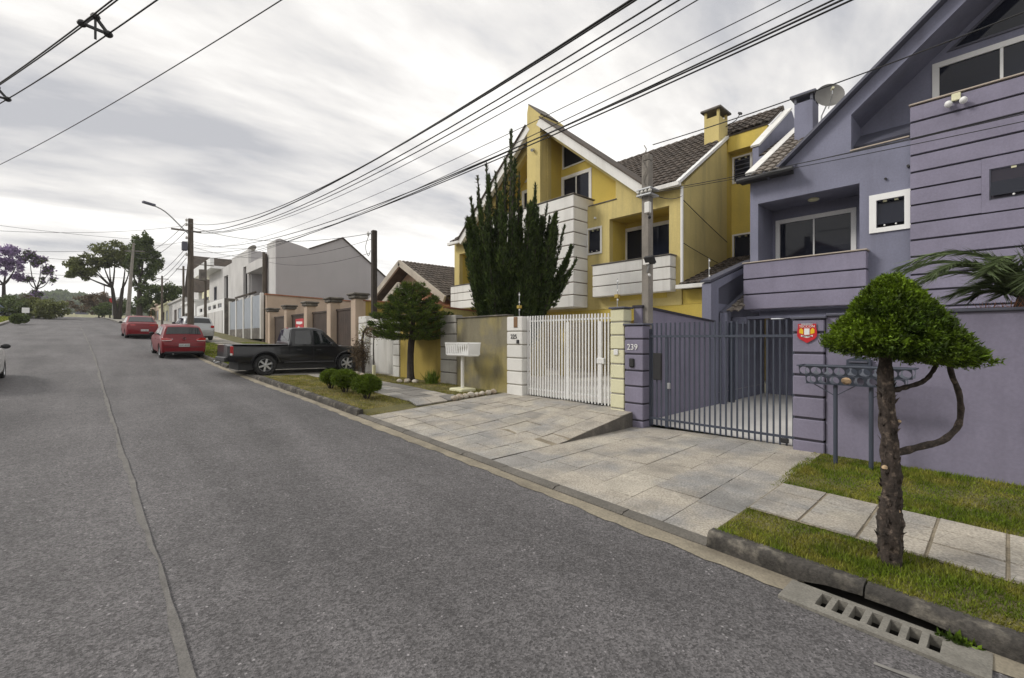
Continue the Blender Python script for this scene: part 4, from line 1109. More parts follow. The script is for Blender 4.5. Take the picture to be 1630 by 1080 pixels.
# smaller front gable
for s_ in (1, -1):
    e = Vector((12.3, 22.6-s_*2.7, 5.05-.52*2.7)); p = Vector((12.3, 22.6, 5.05)); d = (p-e).normalized(); nr = d.cross(Vector((1, 0, 0)))
    if nr.z < 0: nr = -nr
    MB().obox((e+p)/2+Vector((1.1, 0, 0)), d*(p-e).length/2, Vector((1.1, 0, 0)), nr*.05).build('roof', RIDGE, bh)
    MB().obox((e+p)/2-nr*.07+Vector((-.03, 0, 0)), d*(p-e).length/2, Vector((.05, 0, 0)), nr*.14).build('barge_board', FASC, bh)
MB().slab([(20.3, 1.2), (20.3, 3.6), (22.6, 4.85), (24.9, 3.6), (24.9, 1.2)], [], XP, 12.7, 12.85).build('porch_wall', BEIGE, bh)
# long eaves of the upper storey behind
MB().box(18.2, 24, 17.5, 23.0, 1.2, 6.9).build('upper_storey', BEIGE, bh)
MB().slab([(17.2, 6.95), (24.5, 6.95), (21, 8.6)], [], YP, 16.9, 23.6).build('upper_roof', TILE, bh)
MB().bbox(17.05, 17.2, 16.9, 23.6, 6.85, 7.05, .01).build('fascia', WHITE, bh)

# ---------------------------------------------------------------- grey terrace up the street
ga = thing('terrace_house', 'grey terraced house with tall blank side wall of two gables', 'house', (9.2, 36, 2))
MB().slab([(9.2, 1.8), (18.5, 1.8), (18.5, 6.1), (17.25, 7.07), (13.82, 9.60), (11.44, 8.47), (10.9, 8.62), (9.45, 8.95), (9.2, 8.85)], [], YP, 34, 34.2).build('side_wall', GREYW, ga)
MB().slab(rect(34.2, 36.2, 1.8, 8.85), [], XP, 9.2, 9.4).build('wall', ROWW, ga)
MB().box(9.05, 12, 36.2, 41.6, 7.3, 8.0).box(9.2, 12, 36.2, 41.6, 2, 5.0).build('wall', ROWW, ga)
MB().box(11.8, 12, 34.2, 41.6, 2, 8.4).box(9.4, 11.8, 41.4, 41.6, 5.0, 7.3).build('wall', GREYW, ga)
window(ga, 11.78, 37.2, 40.6, 5.0, 7.0, .08, 2, WHITE)
MB().box(8.98, 9.14, 35.9, 36.15, 4.8, 8.1).build('downpipe', WOODD, ga)
MB().slab([(11.44, 8.48), (13.82, 9.61), (18.5, 6.11), (18.6, 6.12), (13.82, 9.70), (11.4, 8.55)], [], YP, 33.9, 42).build('roof', TILE, ga)
gb = thing('terrace_house', 'pale terraced house with tall plain front panel and dark loggia', 'house', (9.2, 44, 2))
MB().slab(rect(41.6, 47.6, 2.0, 9.3), [rect(41.9, 43.3, 5.4, 8.0)], XP, 9.2, 9.4).build('wall', ROWW, gb)
MB().box(9.4, 12, 41.6, 41.8, 2, 9.2).box(11.9, 12, 41.8, 47.6, 2, 8.0).box(9.4, 12, 47.4, 47.6, 2, 9.2).box(9.4, 11.9, 41.8, 47.4, 8.1, 8.3).build('wall', GREYW, gb)
MB().tube([(9.8, 42.4, 8.3), (9.8, 42.4, 9.3)], .03, 6).lathe([(0, 0), (.2, .03), (.42, .13)], (9.7, 42.4, 9.4), (-.7, -.5, .5), 16).build('satellite_dish', DCONC, gb)
gc = thing('terrace_house', 'pale terraced house with white flat canopy and stained end wall', 'house', (9.2, 53, 2.5))
MB().slab(rect(47.6, 58.5, 2.4, 8.9), [rect(49.2, 51.0, 5.6, 8.0), rect(54.5, 56.0, 6.0, 7.4)], XP, 9.2, 9.4).build('wall', ROWW, gc)
MB().box(9.4, 12, 47.6, 47.8, 2.4, 8.9).box(11.9, 12, 47.8, 58.5, 2.4, 8.9).box(9.4, 12, 58.3, 58.5, 2.4, 8.9).build('wall', GREYW, gc)
MB().box(8.3, 12, 52.3, 62.5, 8.9, 9.15).box(8.3, 8.6, 52.3, 62.5, 9.15, 9.9).build('canopy', WHITE, gc)
window(gc, 9.25, 54.5, 56.0, 6.0, 7.4, .08, 2, PTRIM)
# frontage of the terrace: blue-grey sheet fence, then white garage
fz = thing('sheet_fence', 'blue grey sheet fence between white posts before the terrace', 'fence', (8.15, 39, 2.2))
for k in range(5):
    a = 33.2+k*2.35
    MB().bbox(8.05, 8.25, a, a+.22, 2.0, 5.05, .02).build('post', WHITEP, fz)
    if k < 4:
        for i in range(3):
            w = (2.35-.22)/3
            MB().bbox(8.12, 8.18, a+.22+w*i+.005, a+.22+w*(i+1)-.005, 2.75, 4.95, .01).build('sheet', FENCEB, fz)
        MB().bbox(8.08, 8.22, a+.22, a+2.35, 2.0, 2.74, .02).build('plinth', DCONC, fz)
mb = MB()
for i in range(26):
    mb.tube([(8.0, 36.2+i*.16, 5.15), (8.5, 36.2+i*.16, 5.35)], .085, 6)
mb.build('coping_tiles', TILE, fz, kind='stuff')
gw = thing('garage_front', 'white garage front with a row of small windows', 'garage', (8.3, 52, 2.5))
MB().slab(rect(45.4, 59.6, 2.3, 5.5), [rect(46.5+k*2.4, 48.2+k*2.4, 4.75, 5.2) for k in range(5)], XP, 8.2, 8.4).build('wall', WHITE, gw)
for k in range(5): window(gw, 8.25, 46.5+k*2.4, 48.2+k*2.4, 4.75, 5.2, .05, 1, WHITE)
for k in range(4): MB().bbox(8.15, 8.22, 46+k*3.3, 48.9+k*3.3, 2.3, 4.5, .02).build('door', ROWW, gw)
MB().box(8.2, 9.2, 45.3, 45.4, 2.3, 5.5).build('side_wall', DCONC, gw)
# white gabled house with dark roof further up
gh = thing('gabled_house', 'white house with steep dark roof behind the tall street light pole', 'house', (9.5, 71, 3.5))
MB().slab([(66.2, 3.2), (66.2, 8.2), (69.5, 12.2), (72.8, 8.2), (72.8, 3.2)], [rect(68.3, 70.6, 8.6, 10.4), rect(67.5, 69, 5.2, 6.6)], XP, 9.3, 9.5).build('wall', ROWW, gh)
window(gh, 9.35, 68.3, 70.6, 8.6, 10.4, .08, 2, PTRIM); window(gh, 9.35, 67.5, 69, 5.2, 6.6, .08, 2, PTRIM)
for s_ in (1, -1):
    e = Vector((8.7, 69.5-s_*4.0, 12.45-1.21*4.0)); p = Vector((8.7, 69.5, 12.45)); d = (p-e).normalized(); nr = d.cross(Vector((1, 0, 0)))
    if nr.z < 0: nr = -nr
    MB().obox((e+p)/2+Vector((6, 0, 0)), d*(p-e).length/2, Vector((6, 0, 0)), nr*.08).build('roof', TILE, gh)
MB().box(9.5, 20, 66.2, 66.4, 3.2, 8.2).build('side_wall', ROWW, gh)
MB().box(9.6, 16, 60, 66, 3, 7.6).build('wing', CREAM, gh)
window(gh, 9.56, 61.5, 63.2, 5.6, 6.8, .08, 2, PTRIM); window(gh, 9.56, 64, 65.4, 5.6, 6.8, .08, 2, PTRIM)
# row of plain street fronts to the far end
data = [(60.2, 70, 6.1, WHITE, 'white flat roofed street front under the gabled house'), (70.2, 84, 7.0, ROWW, 'pale flat roofed garage front beyond the gabled house'), (84.4, 98, 7.3, CREAM, 'cream street wall with a wide gate near the big trees'), (98.4, 112, 8.0, BEIGE, 'beige street wall furthest up the right side')]
for a, c, zt, mt, lb_ in data:
    r = thing('street_front', lb_, 'garage', (8.2, (a+c)/2, roadz(a)))
    zg = roadz((a+c)/2)
    MB().slab(rect(a, c, zg-1, zt), [rect(a+1, a+4, zg-.5, zt-1.0), rect(a+5.2, a+8.0, zg-.5, zt-1.0)], XP, 8.15, 8.35).build('wall', mt, r)
    MB().box(8.25, 8.30, a+1, a+4, zg-.5, zt-1).build('gate', FENCEB, r); MB().box(8.25, 8.30, a+5.2, a+8, zg-.5, zt-1).build('gate', WOODD, r)
    MB().bbox(7.95, 11, a-.05, c+.05, zt, zt+.25, .02).build('roof', mt, r); MB().box(8.35, 11, a, a+.2, zg-1, zt).build('side_wall', mt, r)
oh = thing('orange_house', 'small orange and cream house end beyond the trees', 'house', (9.6, 118, 6))
MB().box(9.0, 16, 116, 126, 5, 10.2).build('wall', mat('orange_paint', (.62, .27, .12), .8, .1), oh)
MB().box(8.9, 16.1, 115.9, 126.1, 8.4, 10.25).build('upper_storey', CREAM, oh)
# far end of the street
ew = thing('end_wall', 'long cream wall closing the far end of the street', 'wall', (-6, 178, 7.3))
MB().box(-30, 9, 178, 178.3, 6.9, 9.0).build('wall', CREAM, ew)
for k in range(13): MB().box(-30+k*3.2, -29.6+k*3.2, 177.9, 178.2, 6.9, 9.3).build('post', CREAM, ew)
lh = [(-14, 230, 8, 10.5, WHITE, 'far white house with grey roof at the end of the street'), (-4, 240, 7, 10.8, CREAM, 'far cream house beside the white far house'), (6, 225, 7, 10.0, ROWW, 'far pale house at the right end of the closing wall')]
for x, y_, w, zt, mt, lb_ in lh:
    r = thing('far_house', lb_, 'house', (x, y_, 7.2)); MB().box(x-w/2, x+w/2, y_, y_+8, 7, zt).build('wall', mt, r)
    MB().slab([(x-w/2-.5, zt), (x+w/2+.5, zt), (x, zt+2.0)], [], YP, y_-.5, y_+8.5).build('roof', PTRIM, r)
    for k in range(2): MB().box(x-w/4+k*w/2-.6, x-w/4+k*w/2+.6, y_-.06, y_+.01, 8.6, 10).build('window', GLASS, r)
MB().tube([(-6.6, 176, 7.2), (-6.6, 176, 12.3)], .35, 8).build('chimney_stack', WHITE, label='thin white stack standing before the far hill', cat='stack')
# low wooded hills on the skyline
def hz_(x, y): 
    return 4 + 30*math.exp(-((x+22)/60)**2)*math.exp(-((y-560)/90)**2) + 20*math.exp(-((x+260)/160)**2)*math.exp(-((y-620)/120)**2)+ 16*math.exp(-((x-120)/150)**2)*math.exp(-((y-640)/120)**2) + 1.5*math.sin(x*.21)*math.sin(y*.17)
MB().grid(lambda x, y: (x, y, hz_(x, y)), np.linspace(-700, 600, 130), np.linspace(380, 800, 40)).build('hills', HILL, kind='structure', smooth='all')
# ---------------------------------------------------------------- vehicles (local frame: +y forward, rear at y = 0)
def lerp_prof(P):
    a = np.array([p[0] for p in P]); c = np.array([p[1] for p in P])
    return lambda y: float(np.interp(y, a, c))
def make_wheel(r, root, x, y, side, rimm=RIM, spokes=6, wd=.2):
    c = Vector((x, y, r)); ax = Vector((side, 0, 0))
    ty = MB().lathe([(r*.62, -wd/2), (r*.90, -wd/2), (r*.985, -wd*.36), (r, -wd*.2), (r, wd*.2), (r*.985, wd*.36), (r*.90, wd/2), (r*.64, wd/2), (r*.62, wd*.40)], c, ax, 28)
    wh = ty.build('wheel', RUBBER, root, smooth=True)
    MB().lathe([(r*.63, -wd*.1), (r*.64, wd*.42), (r*.60, wd*.45), (r*.56, wd*.30), (r*.55, 0)], c, ax, 28).build('rim', rimm, wh, smooth=True)
    MB().lathe([(0, wd*.0), (r*.56, wd*.02)], c, ax, 24).build('brake_disc', BLACKP, wh)
    mb = MB()
    up = Vector((0, 0, 1)); fw = Vector((0, 1, 0))
    for k in range(spokes):
        t_ = 2*math.pi*k/spokes+.2; d = up*math.cos(t_)+fw*math.sin(t_); s_ = ax.cross(d)
        p = c+ax*wd*.36
        mb.obox(p+d*r*.33-ax*.005, d*r*.27, s_*r*.085, ax*.015)
    mb.lathe([(0, wd*.44), (r*.14, wd*.43), (r*.17, wd*.34)], c, ax, 14)
    mb.build('spokes', rimm, wh)
    return wh
def make_car(name, label, sp, paint, group=None):
    root = thing(name, label, sp.get('cat', 'car'), (0, 0, 0), group)
    L, W, wr = sp['L'], sp['W'], sp['wr']; yr, yf = sp['yr'], sp['yf']; sill = sp['sill']
    top = lerp_prof(sp['top']); belt = lerp_prof(sp['belt']); roof = lerp_prof(sp['roof']); plan = lerp_prof(sp['plan'])
    bot = lerp_prof(sp['bot']); ar = wr*1.17
    hmax = max(p[1] for p in sp['roof']) - belt(L*.5); taper = sp['taper']
    ys_ = set(np.linspace(0, L, 45)) | {p[0] for p in sp['top']} | {p[0] for p in sp['plan']}
    for w_ in (yr, yf):
        for k in range(15): ys_.add(w_ - ar*math.cos(math.pi*k/14))
        ys_ |= {w_-ar-.004, w_+ar+.004}
    ys_ = sorted(q for q in ys_ if 0 <= q <= L)
    def zb(y):
        z = bot(y)
        for w_ in (yr, yf):
            if abs(y-w_) < ar: z = max(z, wr+math.sqrt(ar*ar-(y-w_)**2)*.98)
        return z
    def sect(y):
        hw = W*plan(y); z0 = zb(y); zt = top(y); zbt = min(belt(y), zt-.004); z0 = min(z0, zbt-.05)
        h = zbt-z0; f = (lambda z: hw*(1-.045*abs((z-.62)/.4)**2))
        half = [(f(z0)-.02*min(1, hw), z0), (f(z0+.05), z0+.05*min(1, h)), (f(z0+.4*h), z0+.4*h), (f(z0+.7*h), z0+.7*h), (f(z0+.93*h)-.005, z0+.93*h), (hw*.955, zbt), (hw*.86, zt), (hw*.45, zt+.012), (0, zt+.018)]
        return [(x, y, z) for x, z in half] + [(-x, y, z) for x, z in half[-2::-1]]
    S = [sect(q) for q in ys_]; k = len(S[0]); mb = MB(); mb.v = [p for s_ in S for p in s_]
    for i in range(len(S)-1):
        for j in range(k-1): mb.f.append((i*k+j, i*k+j+1, (i+1)*k+j+1, (i+1)*k+j))
    mb.f.append(tuple(range(k))); mb.f.append(tuple(range((len(S)-1)*k, len(S)*k)))
    body = mb.build('body', paint, root, smooth=True)
    # underbody
    MB().box(-W*.80, W*.80, .35, L-.3, wr*.55, .62).box(-W*.55, W*.55, yr-.4, yf+.4, wr*.55, wr+.5).build('underbody', BLACKP, root)
    # greenhouse
    g0, g1 = sp['roof'][0][0], sp['roof'][-1][0]
    gy = sorted(set(np.linspace(g0, g1, 30)) | {p[0] for p in sp['roof']})
    bw = lambda y: W*plan(y)*.94
    def xs(y, z): return bw(y) - taper*max(0, z-belt(y))
    def gsect(y):
        zr = max(roof(y), belt(y)-.005); b0 = belt(y)-.03; e = min(.05, max(.001, (zr-b0)*.3)); xe = xs(y, zr-e)
        half = [(bw(y), b0), (xs(y, (b0+zr-e)/2), (b0+zr-e)/2), (xe, zr-e), (xe*.955, zr-e*.35), (xe*.8, zr), (xe*.4, zr+.012), (0, zr+.016)]
        return [(x, y, z) for x, z in half] + [(-x, y, z) for x, z in half[-2::-1]]
    S = [gsect(q) for q in gy]; k = len(S[0]); mb = MB(); mb.v = [p for s_ in S for p in s_]
    for i in range(len(S)-1):
        for j in range(k-1): mb.f.append((i*k+j, i*k+j+1, (i+1)*k+j+1, (i+1)*k+j))
    mb.f.append(tuple(range(k))); mb.f.append(tuple(range((len(S)-1)*k, len(S)*k)))
    cab = mb.build('roof', paint, root, smooth=True)
    for poly in sp['side_windows']:
        for s_ in (-1, 1):
            MB().slab(poly, [], lambda a, b_, t_: (s_*(xs(a, b_)+t_), a, b_), .007, -.012).build('side_window', GLASSC, root)
            # frame line
    def screen(ya, yb, nm, inset=.09):
        def fn(y, u):
            zr = roof(y); e = .05; xe = xs(y, zr-e)-inset; x = u*xe
            d = 1 if yb > ya else -1
            return (x, y + (-.012 if nm == 'rear_window' else .012), zr+.016-.016*u*u*1.3+.008)
        return MB().grid(fn, np.linspace(ya, yb, 9), np.linspace(-1, 1, 9)).build(nm, GLASSC, root, smooth='all')
    screen(*sp['rear_glass'], 'rear_window'); screen(*sp['front_glass'], 'windscreen')
    for y_ in (yr, yf):
        for s_ in (-1, 1): make_wheel(wr, root, s_*(W-.115), y_, s_, sp.get('rim', RIM), sp.get('spokes', 6), sp.get('wd', .19))
    for s_ in (-1, 1):       # mirrors, handles, door seams
        ym = sp['mirror']; MB().ell((s_*(W+.07), ym, belt(ym)+.07), (.10, .05, .07), 12, 8).build('mirror', sp.get('mirror_mat', BLACKP), root, smooth='all')
        MB().bar((s_*(W*.92), ym, belt(ym)+.02), (s_*(W+.04), ym, belt(ym)+.06), .03).build('mirror_arm', BLACKP, root)
        for yd in sp['handles']: MB().bbox(s_*(W*.985)-.02, s_*(W*.985)+.02, yd-.09, yd+.09, belt(yd)-.16, belt(yd)-.12, .008).build('handle', sp.get('handle_mat', paint), root)
    return root
def plate(root, x, y, z, txt, w=.40, h=.13):
    p = MB().bbox(x-w/2, x+w/2, y-.012, y, z-h/2, z+h/2, .006).build('number_plate', PLATE, root)
    me = text_mesh(txt, .085, .002); me.materials.clear(); me.materials.append(INK)
    inst('lettering', me, p, (x, y-.014, z), rot=(R(90), 0, 0))
# red hatchback
hatch = dict(L=3.9, W=.835, wr=.30, yr=.66, yf=3.13, sill=.2, taper=.34,
    top=[(0, .70), (.03, .76), (.06, .80), (.09, .92), (.14, .985), (.3, .99), (2.6, .97), (2.75, .98), (3.3, .90), (3.65, .80), (3.82, .70), (3.9, .55)],
    belt=[(0, .70), (.1, .90), (.3, .95), (2.6, .93), (3.3, .84), (3.9, .55)], bot=[(0, .30), (.3, .21), (3.5, .2), (3.9, .27)],
    plan=[(0, .90), (.05, .95), (.15, .98), (.6, 1), (3, 1), (3.5, .96), (3.75, .88), (3.9, .70)],
    roof=[(.10, .96), (.16, 1.05), (.36, 1.36), (.44, 1.42), (.7, 1.455), (1.4, 1.47), (1.9, 1.44), (2.2, 1.34), (2.85, .95)],
    side_windows=[[(.62, 1.0), (.75, 1.30), (1.32, 1.36), (1.32, .99)], [(1.40, .99), (1.40, 1.37), (1.95, 1.33), (2.45, 1.0)]],
    rear_glass=(.175, .37), front_glass=(2.78, 2.12), mirror=2.35, handles=(.95, 1.75), spokes=7)
rc = make_car('hatchback_car', 'dark red hatchback with black rear window parked by the kerb', hatch, REDP)
for s_ in (-1, 1):
    MB().slab([(s_*.44, .80), (s_*.80, .80), (s_*.815, .92), (s_*.60, .925), (s_*.44, .86)], [], lambda a, b_, t_: (a, .055+(b_-.8)*.30+t_+max(0, abs(a)-.6)*.25, b_), -.045, .06).build('tail_lamp', TAIL, rc, smooth=False)
    MB().slab([(s_*.46, .79), (s_*.79, .79), (s_*.79, .815), (s_*.46, .815)], [], lambda a, b_, t_: (a, .045+t_+max(0, abs(a)-.6)*.25, b_), -.045, .05).build('reverse_lamp', LAMP, rc)
MB().bbox(-.70, .70, -.025, .12, .235, .33, .02).build('bumper_trim', BLACKP, rc)
MB().bbox(-.76, .76, -.018, .05, .52, .535, .004).build('bumper_crease', BLACKP, rc)
plate(rc, 0, -.008, .60, 'AHC-8508')
MB().lathe([(.035, 0), (.055, -.004), (.055, -.018), (.035, -.018)], (0, .03, .90), (0, 1, 0), 20).build('badge', CHROME, rc)
MB().bar((0, .13, 1.02), (.02, .25, 1.28), .012).build('rear_wiper', BLACKP, rc)
text_me = text_mesh('1.6', .06, .002); text_me.materials.clear(); text_me.materials.append(CHROME); inst('lettering', text_me, rc, (-.45, .028, .87), rot=(R(80), 0, 0))
MB().tube([(-.4, .1, .22), (-.4, -.03, .22)], .025, 8).build('exhaust', GALV, rc)
MB().bbox(-.22, .22, .47, .50, 1.425, 1.445, .006).build('brake_lamp', TAIL, rc)
# red saloon
sedan = dict(L=4.4, W=.86, wr=.30, yr=.93, yf=3.5, sill=.2, taper=.36,
    top=[(0, .70), (.03, .78), (.06, .93), (.10, 1.0), (.2, 1.03), (.62, 1.03), (3.0, .98), (3.8, .90), (4.15, .80), (4.32, .68), (4.4, .52)],
    belt=[(0, .70), (.1, .94), (.6, .97), (3.0, .93), (3.8, .84), (4.4, .52)], bot=[(0, .30), (.3, .21), (4.0, .2), (4.4, .27)],
    plan=[(0, .88), (.06, .94), (.2, .98), (.7, 1), (3.4, 1), (4.0, .95), (4.25, .87), (4.4, .70)],
    roof=[(.50, 1.0), (.62, 1.06), (1.15, 1.40), (1.4, 1.45), (2.0, 1.47), (2.4, 1.44), (2.7, 1.33), (3.35, .95)],
    side_windows=[[(.95, 1.03), (1.25, 1.31), (1.75, 1.37), (1.75, 1.0)], [(1.83, 1.0), (1.83, 1.38), (2.4, 1.33), (2.95, 1.0)]],
    rear_glass=(.66, 1.14), front_glass=(3.25, 2.55), mirror=2.8, handles=(1.25, 2.1))
rs = make_car('saloon_car', 'red saloon parked ahead of the hatchback near the concrete pole', sedan, REDP)
for s_ in (-1, 1):
    MB().slab([(s_*.36, .86), (s_*.78, .84), (s_*.82, .96), (s_*.36, .94)], [], lambda a, b_, t_: (a, .045+(b_-.8)*.1+t_+max(0, abs(a)-.6)*.25, b_), -.03, .06).build('tail_lamp', TAIL, rs)
MB().bbox(-.72, .72, -.02, .1, .235, .32, .02).build('bumper_trim', BLACKP, rs)
plate(rs, .1, -.006, .56, 'AVX-2031')
# pickup
pick = dict(L=4.80, W=.90, wr=.37, yr=1.16, yf=4.08, sill=.42, taper=.30, cat='pickup truck', mirror_mat=BLACKP, wd=.24, spokes=6, handle_mat=BLACKP,
    top=[(.10, 1.06), (.14, 1.075), (1.95, 1.085), (2.0, 1.09), (3.7, 1.09), (4.2, 1.06), (4.55, 1.0), (4.70, .90), (4.80, .72)],
    belt=[(.10, 1.03), (2.0, 1.05), (3.7, 1.04), (4.3, .98), (4.80, .68)], bot=[(0, .52), (.5, .46), (4.4, .44), (4.8, .46)],
    plan=[(0, .955), (.10, .965), (.2, .985), (3.9, .985), (4.4, .95), (4.65, .88), (4.80, .74)],
    roof=[(1.93, 1.06), (1.96, 1.2), (2.06, 1.66), (2.14, 1.715), (2.6, 1.745), (2.95, 1.735), (3.2, 1.66), (3.78, 1.07)],
    side_windows=[[(2.13, 1.12), (2.20, 1.60), (2.76, 1.64), (2.76, 1.11)], [(2.84, 1.11), (2.84, 1.64), (3.08, 1.60), (3.50, 1.12)]],
    rear_glass=(1.965, 2.055), front_glass=(3.70, 3.14), mirror=3.42, handles=(2.28, 2.98))
pick['L'] = 4.80
pu = make_car('pickup_truck', 'black double cab pickup parked across the pavement, tail over the road', pick, BLUEP)
MB().bbox(-.78, .78, -.08, .16, .50, .66, .03).build('rear_bumper', BLACKP, pu)
MB().bbox(-.80, .80, .085, .13, .66, 1.05, .02).build('tailgate', BLUEP, pu)
MB().bbox(-.12, .12, .07, .09, .86, .95, .01).build('tailgate_handle', BLACKP, pu)
for s_ in (-1, 1):
    MB().bbox(s_*.885-.055, s_*.885+.012, .075, .17, .72, 1.03, .015).build('tail_lamp', TAIL, pu)
    MB().bbox(s_*.885-.056, s_*.885+.0135, .073, .15, .72, .80, .012).build('reverse_lamp', LAMP, pu)
    for y_ in (1.16, 4.08):
        pts = [(s_*.895, y_-.46*math.cos(math.pi*k/16), .37+.46*math.sin(math.pi*k/16)) for k in range(1, 16)]
        MB().tube(pts, [.035]*15, 6).build('wheel_arch', BLUEP, pu, smooth=True)
    MB().bbox(s_*.86-.05, s_*.86+.05, 1.75, 3.55, .42, .48, .02).build('side_step', BLACKP, pu)
    MB().slab([(.20, 1.075), (1.90, 1.085), (1.90, 1.10), (.20, 1.09)], [], lambda a, b_, t_: (s_*(.80+t_), a, b_), -.05, .05).build('bed_rail', BLACKP, pu)
    for y_ in (1.97, 2.80): MB().bar((s_*.899, y_, .5), (s_*.892, y_, 1.06), .008).build('door_seam', BLACKP, pu)
    MB().bbox(s_*.80-.08, s_*.80+.05, 4.52, 4.68, .78, .92, .02).build('headlamp', LAMP, pu)
MB().box(-.78, .78, .16, 1.93, 1.093, 1.103).build('bed_cover', mat('sky_sheen_vinyl', (.34, .34, .345), .35, .1), pu)  # cover's grey lightened to carry the sky's reflection along the bed top
MB().tube([(0, -.02, .47), (0, -.22, .45)], .03, 8).ell((0, -.22, .50), (.03, .03, .04), 8, 6).build('tow_hitch', GALV, pu)
MB().bbox(-.10, .10, 2.09, 2.13, 1.70, 1.735, .006).build('brake_lamp', TAIL, pu)
plate(pu, 0, .08, .60, 'AMR-4417', .36, .12)

def set_on(root, x, y, rot, z=None, pitch=0, roll=0):
    root.location = (x, y, z if z is not None else roadz(y)); root.rotation_euler = (pitch, roll, rot)
sl1 = math.atan((roadz(28)-roadz(24.5))/3.5)
set_on(rc, 2.93, 24.6, R(1.6), roadz(24.6)+.02, sl1)
set_on(rs, 2.34, 38.3, R(1.7), roadz(38.3)+.02, math.atan(.055))
set_on(pu, 3.28, 18.55, R(-90), .725, -.012)
sv_car = make_car('hatchback_car', 'silver hatchback on the pavement behind the timber light pole', hatch, SILVER)
for s_ in (-1, 1): MB().bbox(s_*.70-.09, s_*.70+.09, .03, .12, .80, .95, .02).build('tail_lamp', TAIL, sv_car)
plate(sv_car, 0, -.008, .60, 'BCD-1204')
set_on(sv_car, 4.72, 33.4, R(3), pz(4.8, 35, True)+.03, math.atan(.055))
wc = make_car('hatchback_car', 'white hatchback with dark mirror at the opposite lane edge', hatch, WHITEC)
for s_ in (-1, 1): MB().bbox(s_*.70-.09, s_*.70+.09, .03, .12, .80, .95, .02).build('tail_lamp', TAIL, wc)
plate(wc, 0, -.008, .60, 'AKT-7710')
for s_ in (-1, 1): MB().bbox(s_*.62-.12, s_*.62+.12, 3.70, 3.80, .62, .76, .03).build('headlamp', LAMP, wc)
set_on(wc, -2.72, 16.75, R(0.5), roadz(17)+.05, math.atan(.04))
bc = make_car('pickup_truck', 'dark blue pickup standing off the road before the left bushes', pick, NAVY)
set_on(bc, -12.3, 88, R(-84), roadz(88)+.22)
# ---------------------------------------------------------------- vegetation
def leaf_object(name, P, D, length, width, mt, parent, spread=.6, quad=False, label=None):
    """P points, D main directions: one small pointed leaf face at each point"""
    P = np.asarray(P, float); D = np.asarray(D, float); n = len(P)
    D = D + rng.normal(0, spread, (n, 3)); D /= np.linalg.norm(D, axis=1)[:, None]+1e-9
    A = rng.normal(0, 1, (n, 3)); S = np.cross(D, A); S /= np.linalg.norm(S, axis=1)[:, None]+1e-9
    ln = length*rng.uniform(.6, 1.35, n)[:, None]; wd = width*rng.uniform(.7, 1.3, n)[:, None]
    if quad:
        V = np.stack([P, P+D*ln*.5+S*wd, P+D*ln, P+D*ln*.5-S*wd], 1).reshape(-1, 3); k = 4
    else:
        V = np.stack([P-S*wd, P+S*wd, P+D*ln], 1).reshape(-1, 3); k = 3
    o_ = ORG.get(parent.name, Vector()) if parent is not None else Vector()
    V = V-np.array(o_)
    me = bpy.data.meshes.new(name); me.vertices.add(len(V)); me.vertices.foreach_set('co', V.ravel())
    me.loops.add(n*k); me.loops.foreach_set('vertex_index', np.arange(n*k)); me.polygons.add(n)
    me.polygons.foreach_set('loop_start', np.arange(0, n*k, k)); me.polygons.foreach_set('loop_total', np.full(n, k))
    me.update(); me.materials.append(mt)
    o = link(name, me, None, parent); ORG[o.name] = o_
    return o
def sph(n):
    v = rng.normal(0, 1, (n, 3)); return v/np.linalg.norm(v, axis=1)[:, None]
def smooth_path(P, n):
    P = [Vector(p) for p in P]; out_ = []
    m_ = len(P)-1
    for i in range(n):
        t = i/(n-1)*m_; k = min(int(t), m_-1); u = t-k
        p0, p1, p2, p3 = P[max(k-1, 0)], P[k], P[k+1], P[min(k+2, m_)]
        out_.append(.5*((2*p1)+(p2-p0)*u+(2*p0-5*p1+4*p2-p3)*u*u+(3*p1-p0-3*p2+p3)*u**3))
    return out_

# clipped mushroom topiary on the verge
TX0, TY0 = 4.81, .65
RV = Vector((math.cos(YAW), -math.sin(YAW), 0))   # along the kerb-to-camera view, only used to lay out its crooked limb
tb = Vector((TX0, TY0, pz(TX0, TY0, False)-.02))
tp = thing('topiary_tree', 'clipped mushroom shaped conifer with crooked bare limb on the verge', 'tree', tb)
path = [tb+Vector((.0, 0, -.05)), tb+Vector((.0, .0, .03)), tb+RV*.0+Vector((0, 0, .25)), tb+RV*-.005+Vector((0, 0, .42)), tb+RV*.01+Vector((0, 0, .58)), tb+RV*.0+Vector((0, 0, .85)), tb+RV*-.01+Vector((0, 0, 1.1)), tb+RV*-.03+Vector((0, 0, 1.4)), tb+RV*-.04+Vector((0, 0, 1.7)), tb+RV*-.03+Vector((0, 0, 2.05))]
pp = smooth_path(path, 60)
rad = np.interp(np.linspace(0, 1, 60), [0, .05, .12, .22, .30, .42, .6, .8, 1], [.088, .075, .068, .082, .076, .064, .056, .05, .03])
mb = MB(); mb.tube(pp, list(rad), 22)
vv = []
for i, p in enumerate(mb.v):
    h = p[2]-tb.z; c = pp[min(i//22, 59)]; d = Vector(p)-c
    a_ = math.atan2(d.y, d.x)
    k = 1+.13*math.sin(a_*5+h*4)+.10*math.sin(a_*9-h*13)+.09*math.sin(h*31+a_*2)+random.uniform(-.08, .08)+.18*math.exp(-((h-.02)/.05)**2)
    vv.append(tuple(c+d*k))
mb.v = vv
mb.build('trunk', BARK, tp, smooth='all')
nb_ = 320; ib = rng.integers(0, 50, nb_); ab = rng.uniform(0, 6.283, nb_)
Cb = np.array([tuple(p) for p in pp])[ib]+np.stack([np.zeros(nb_), np.zeros(nb_), rng.uniform(-.02, .02, nb_)], 1)
Nb = np.stack([np.cos(ab), np.sin(ab), np.zeros(nb_)], 1)
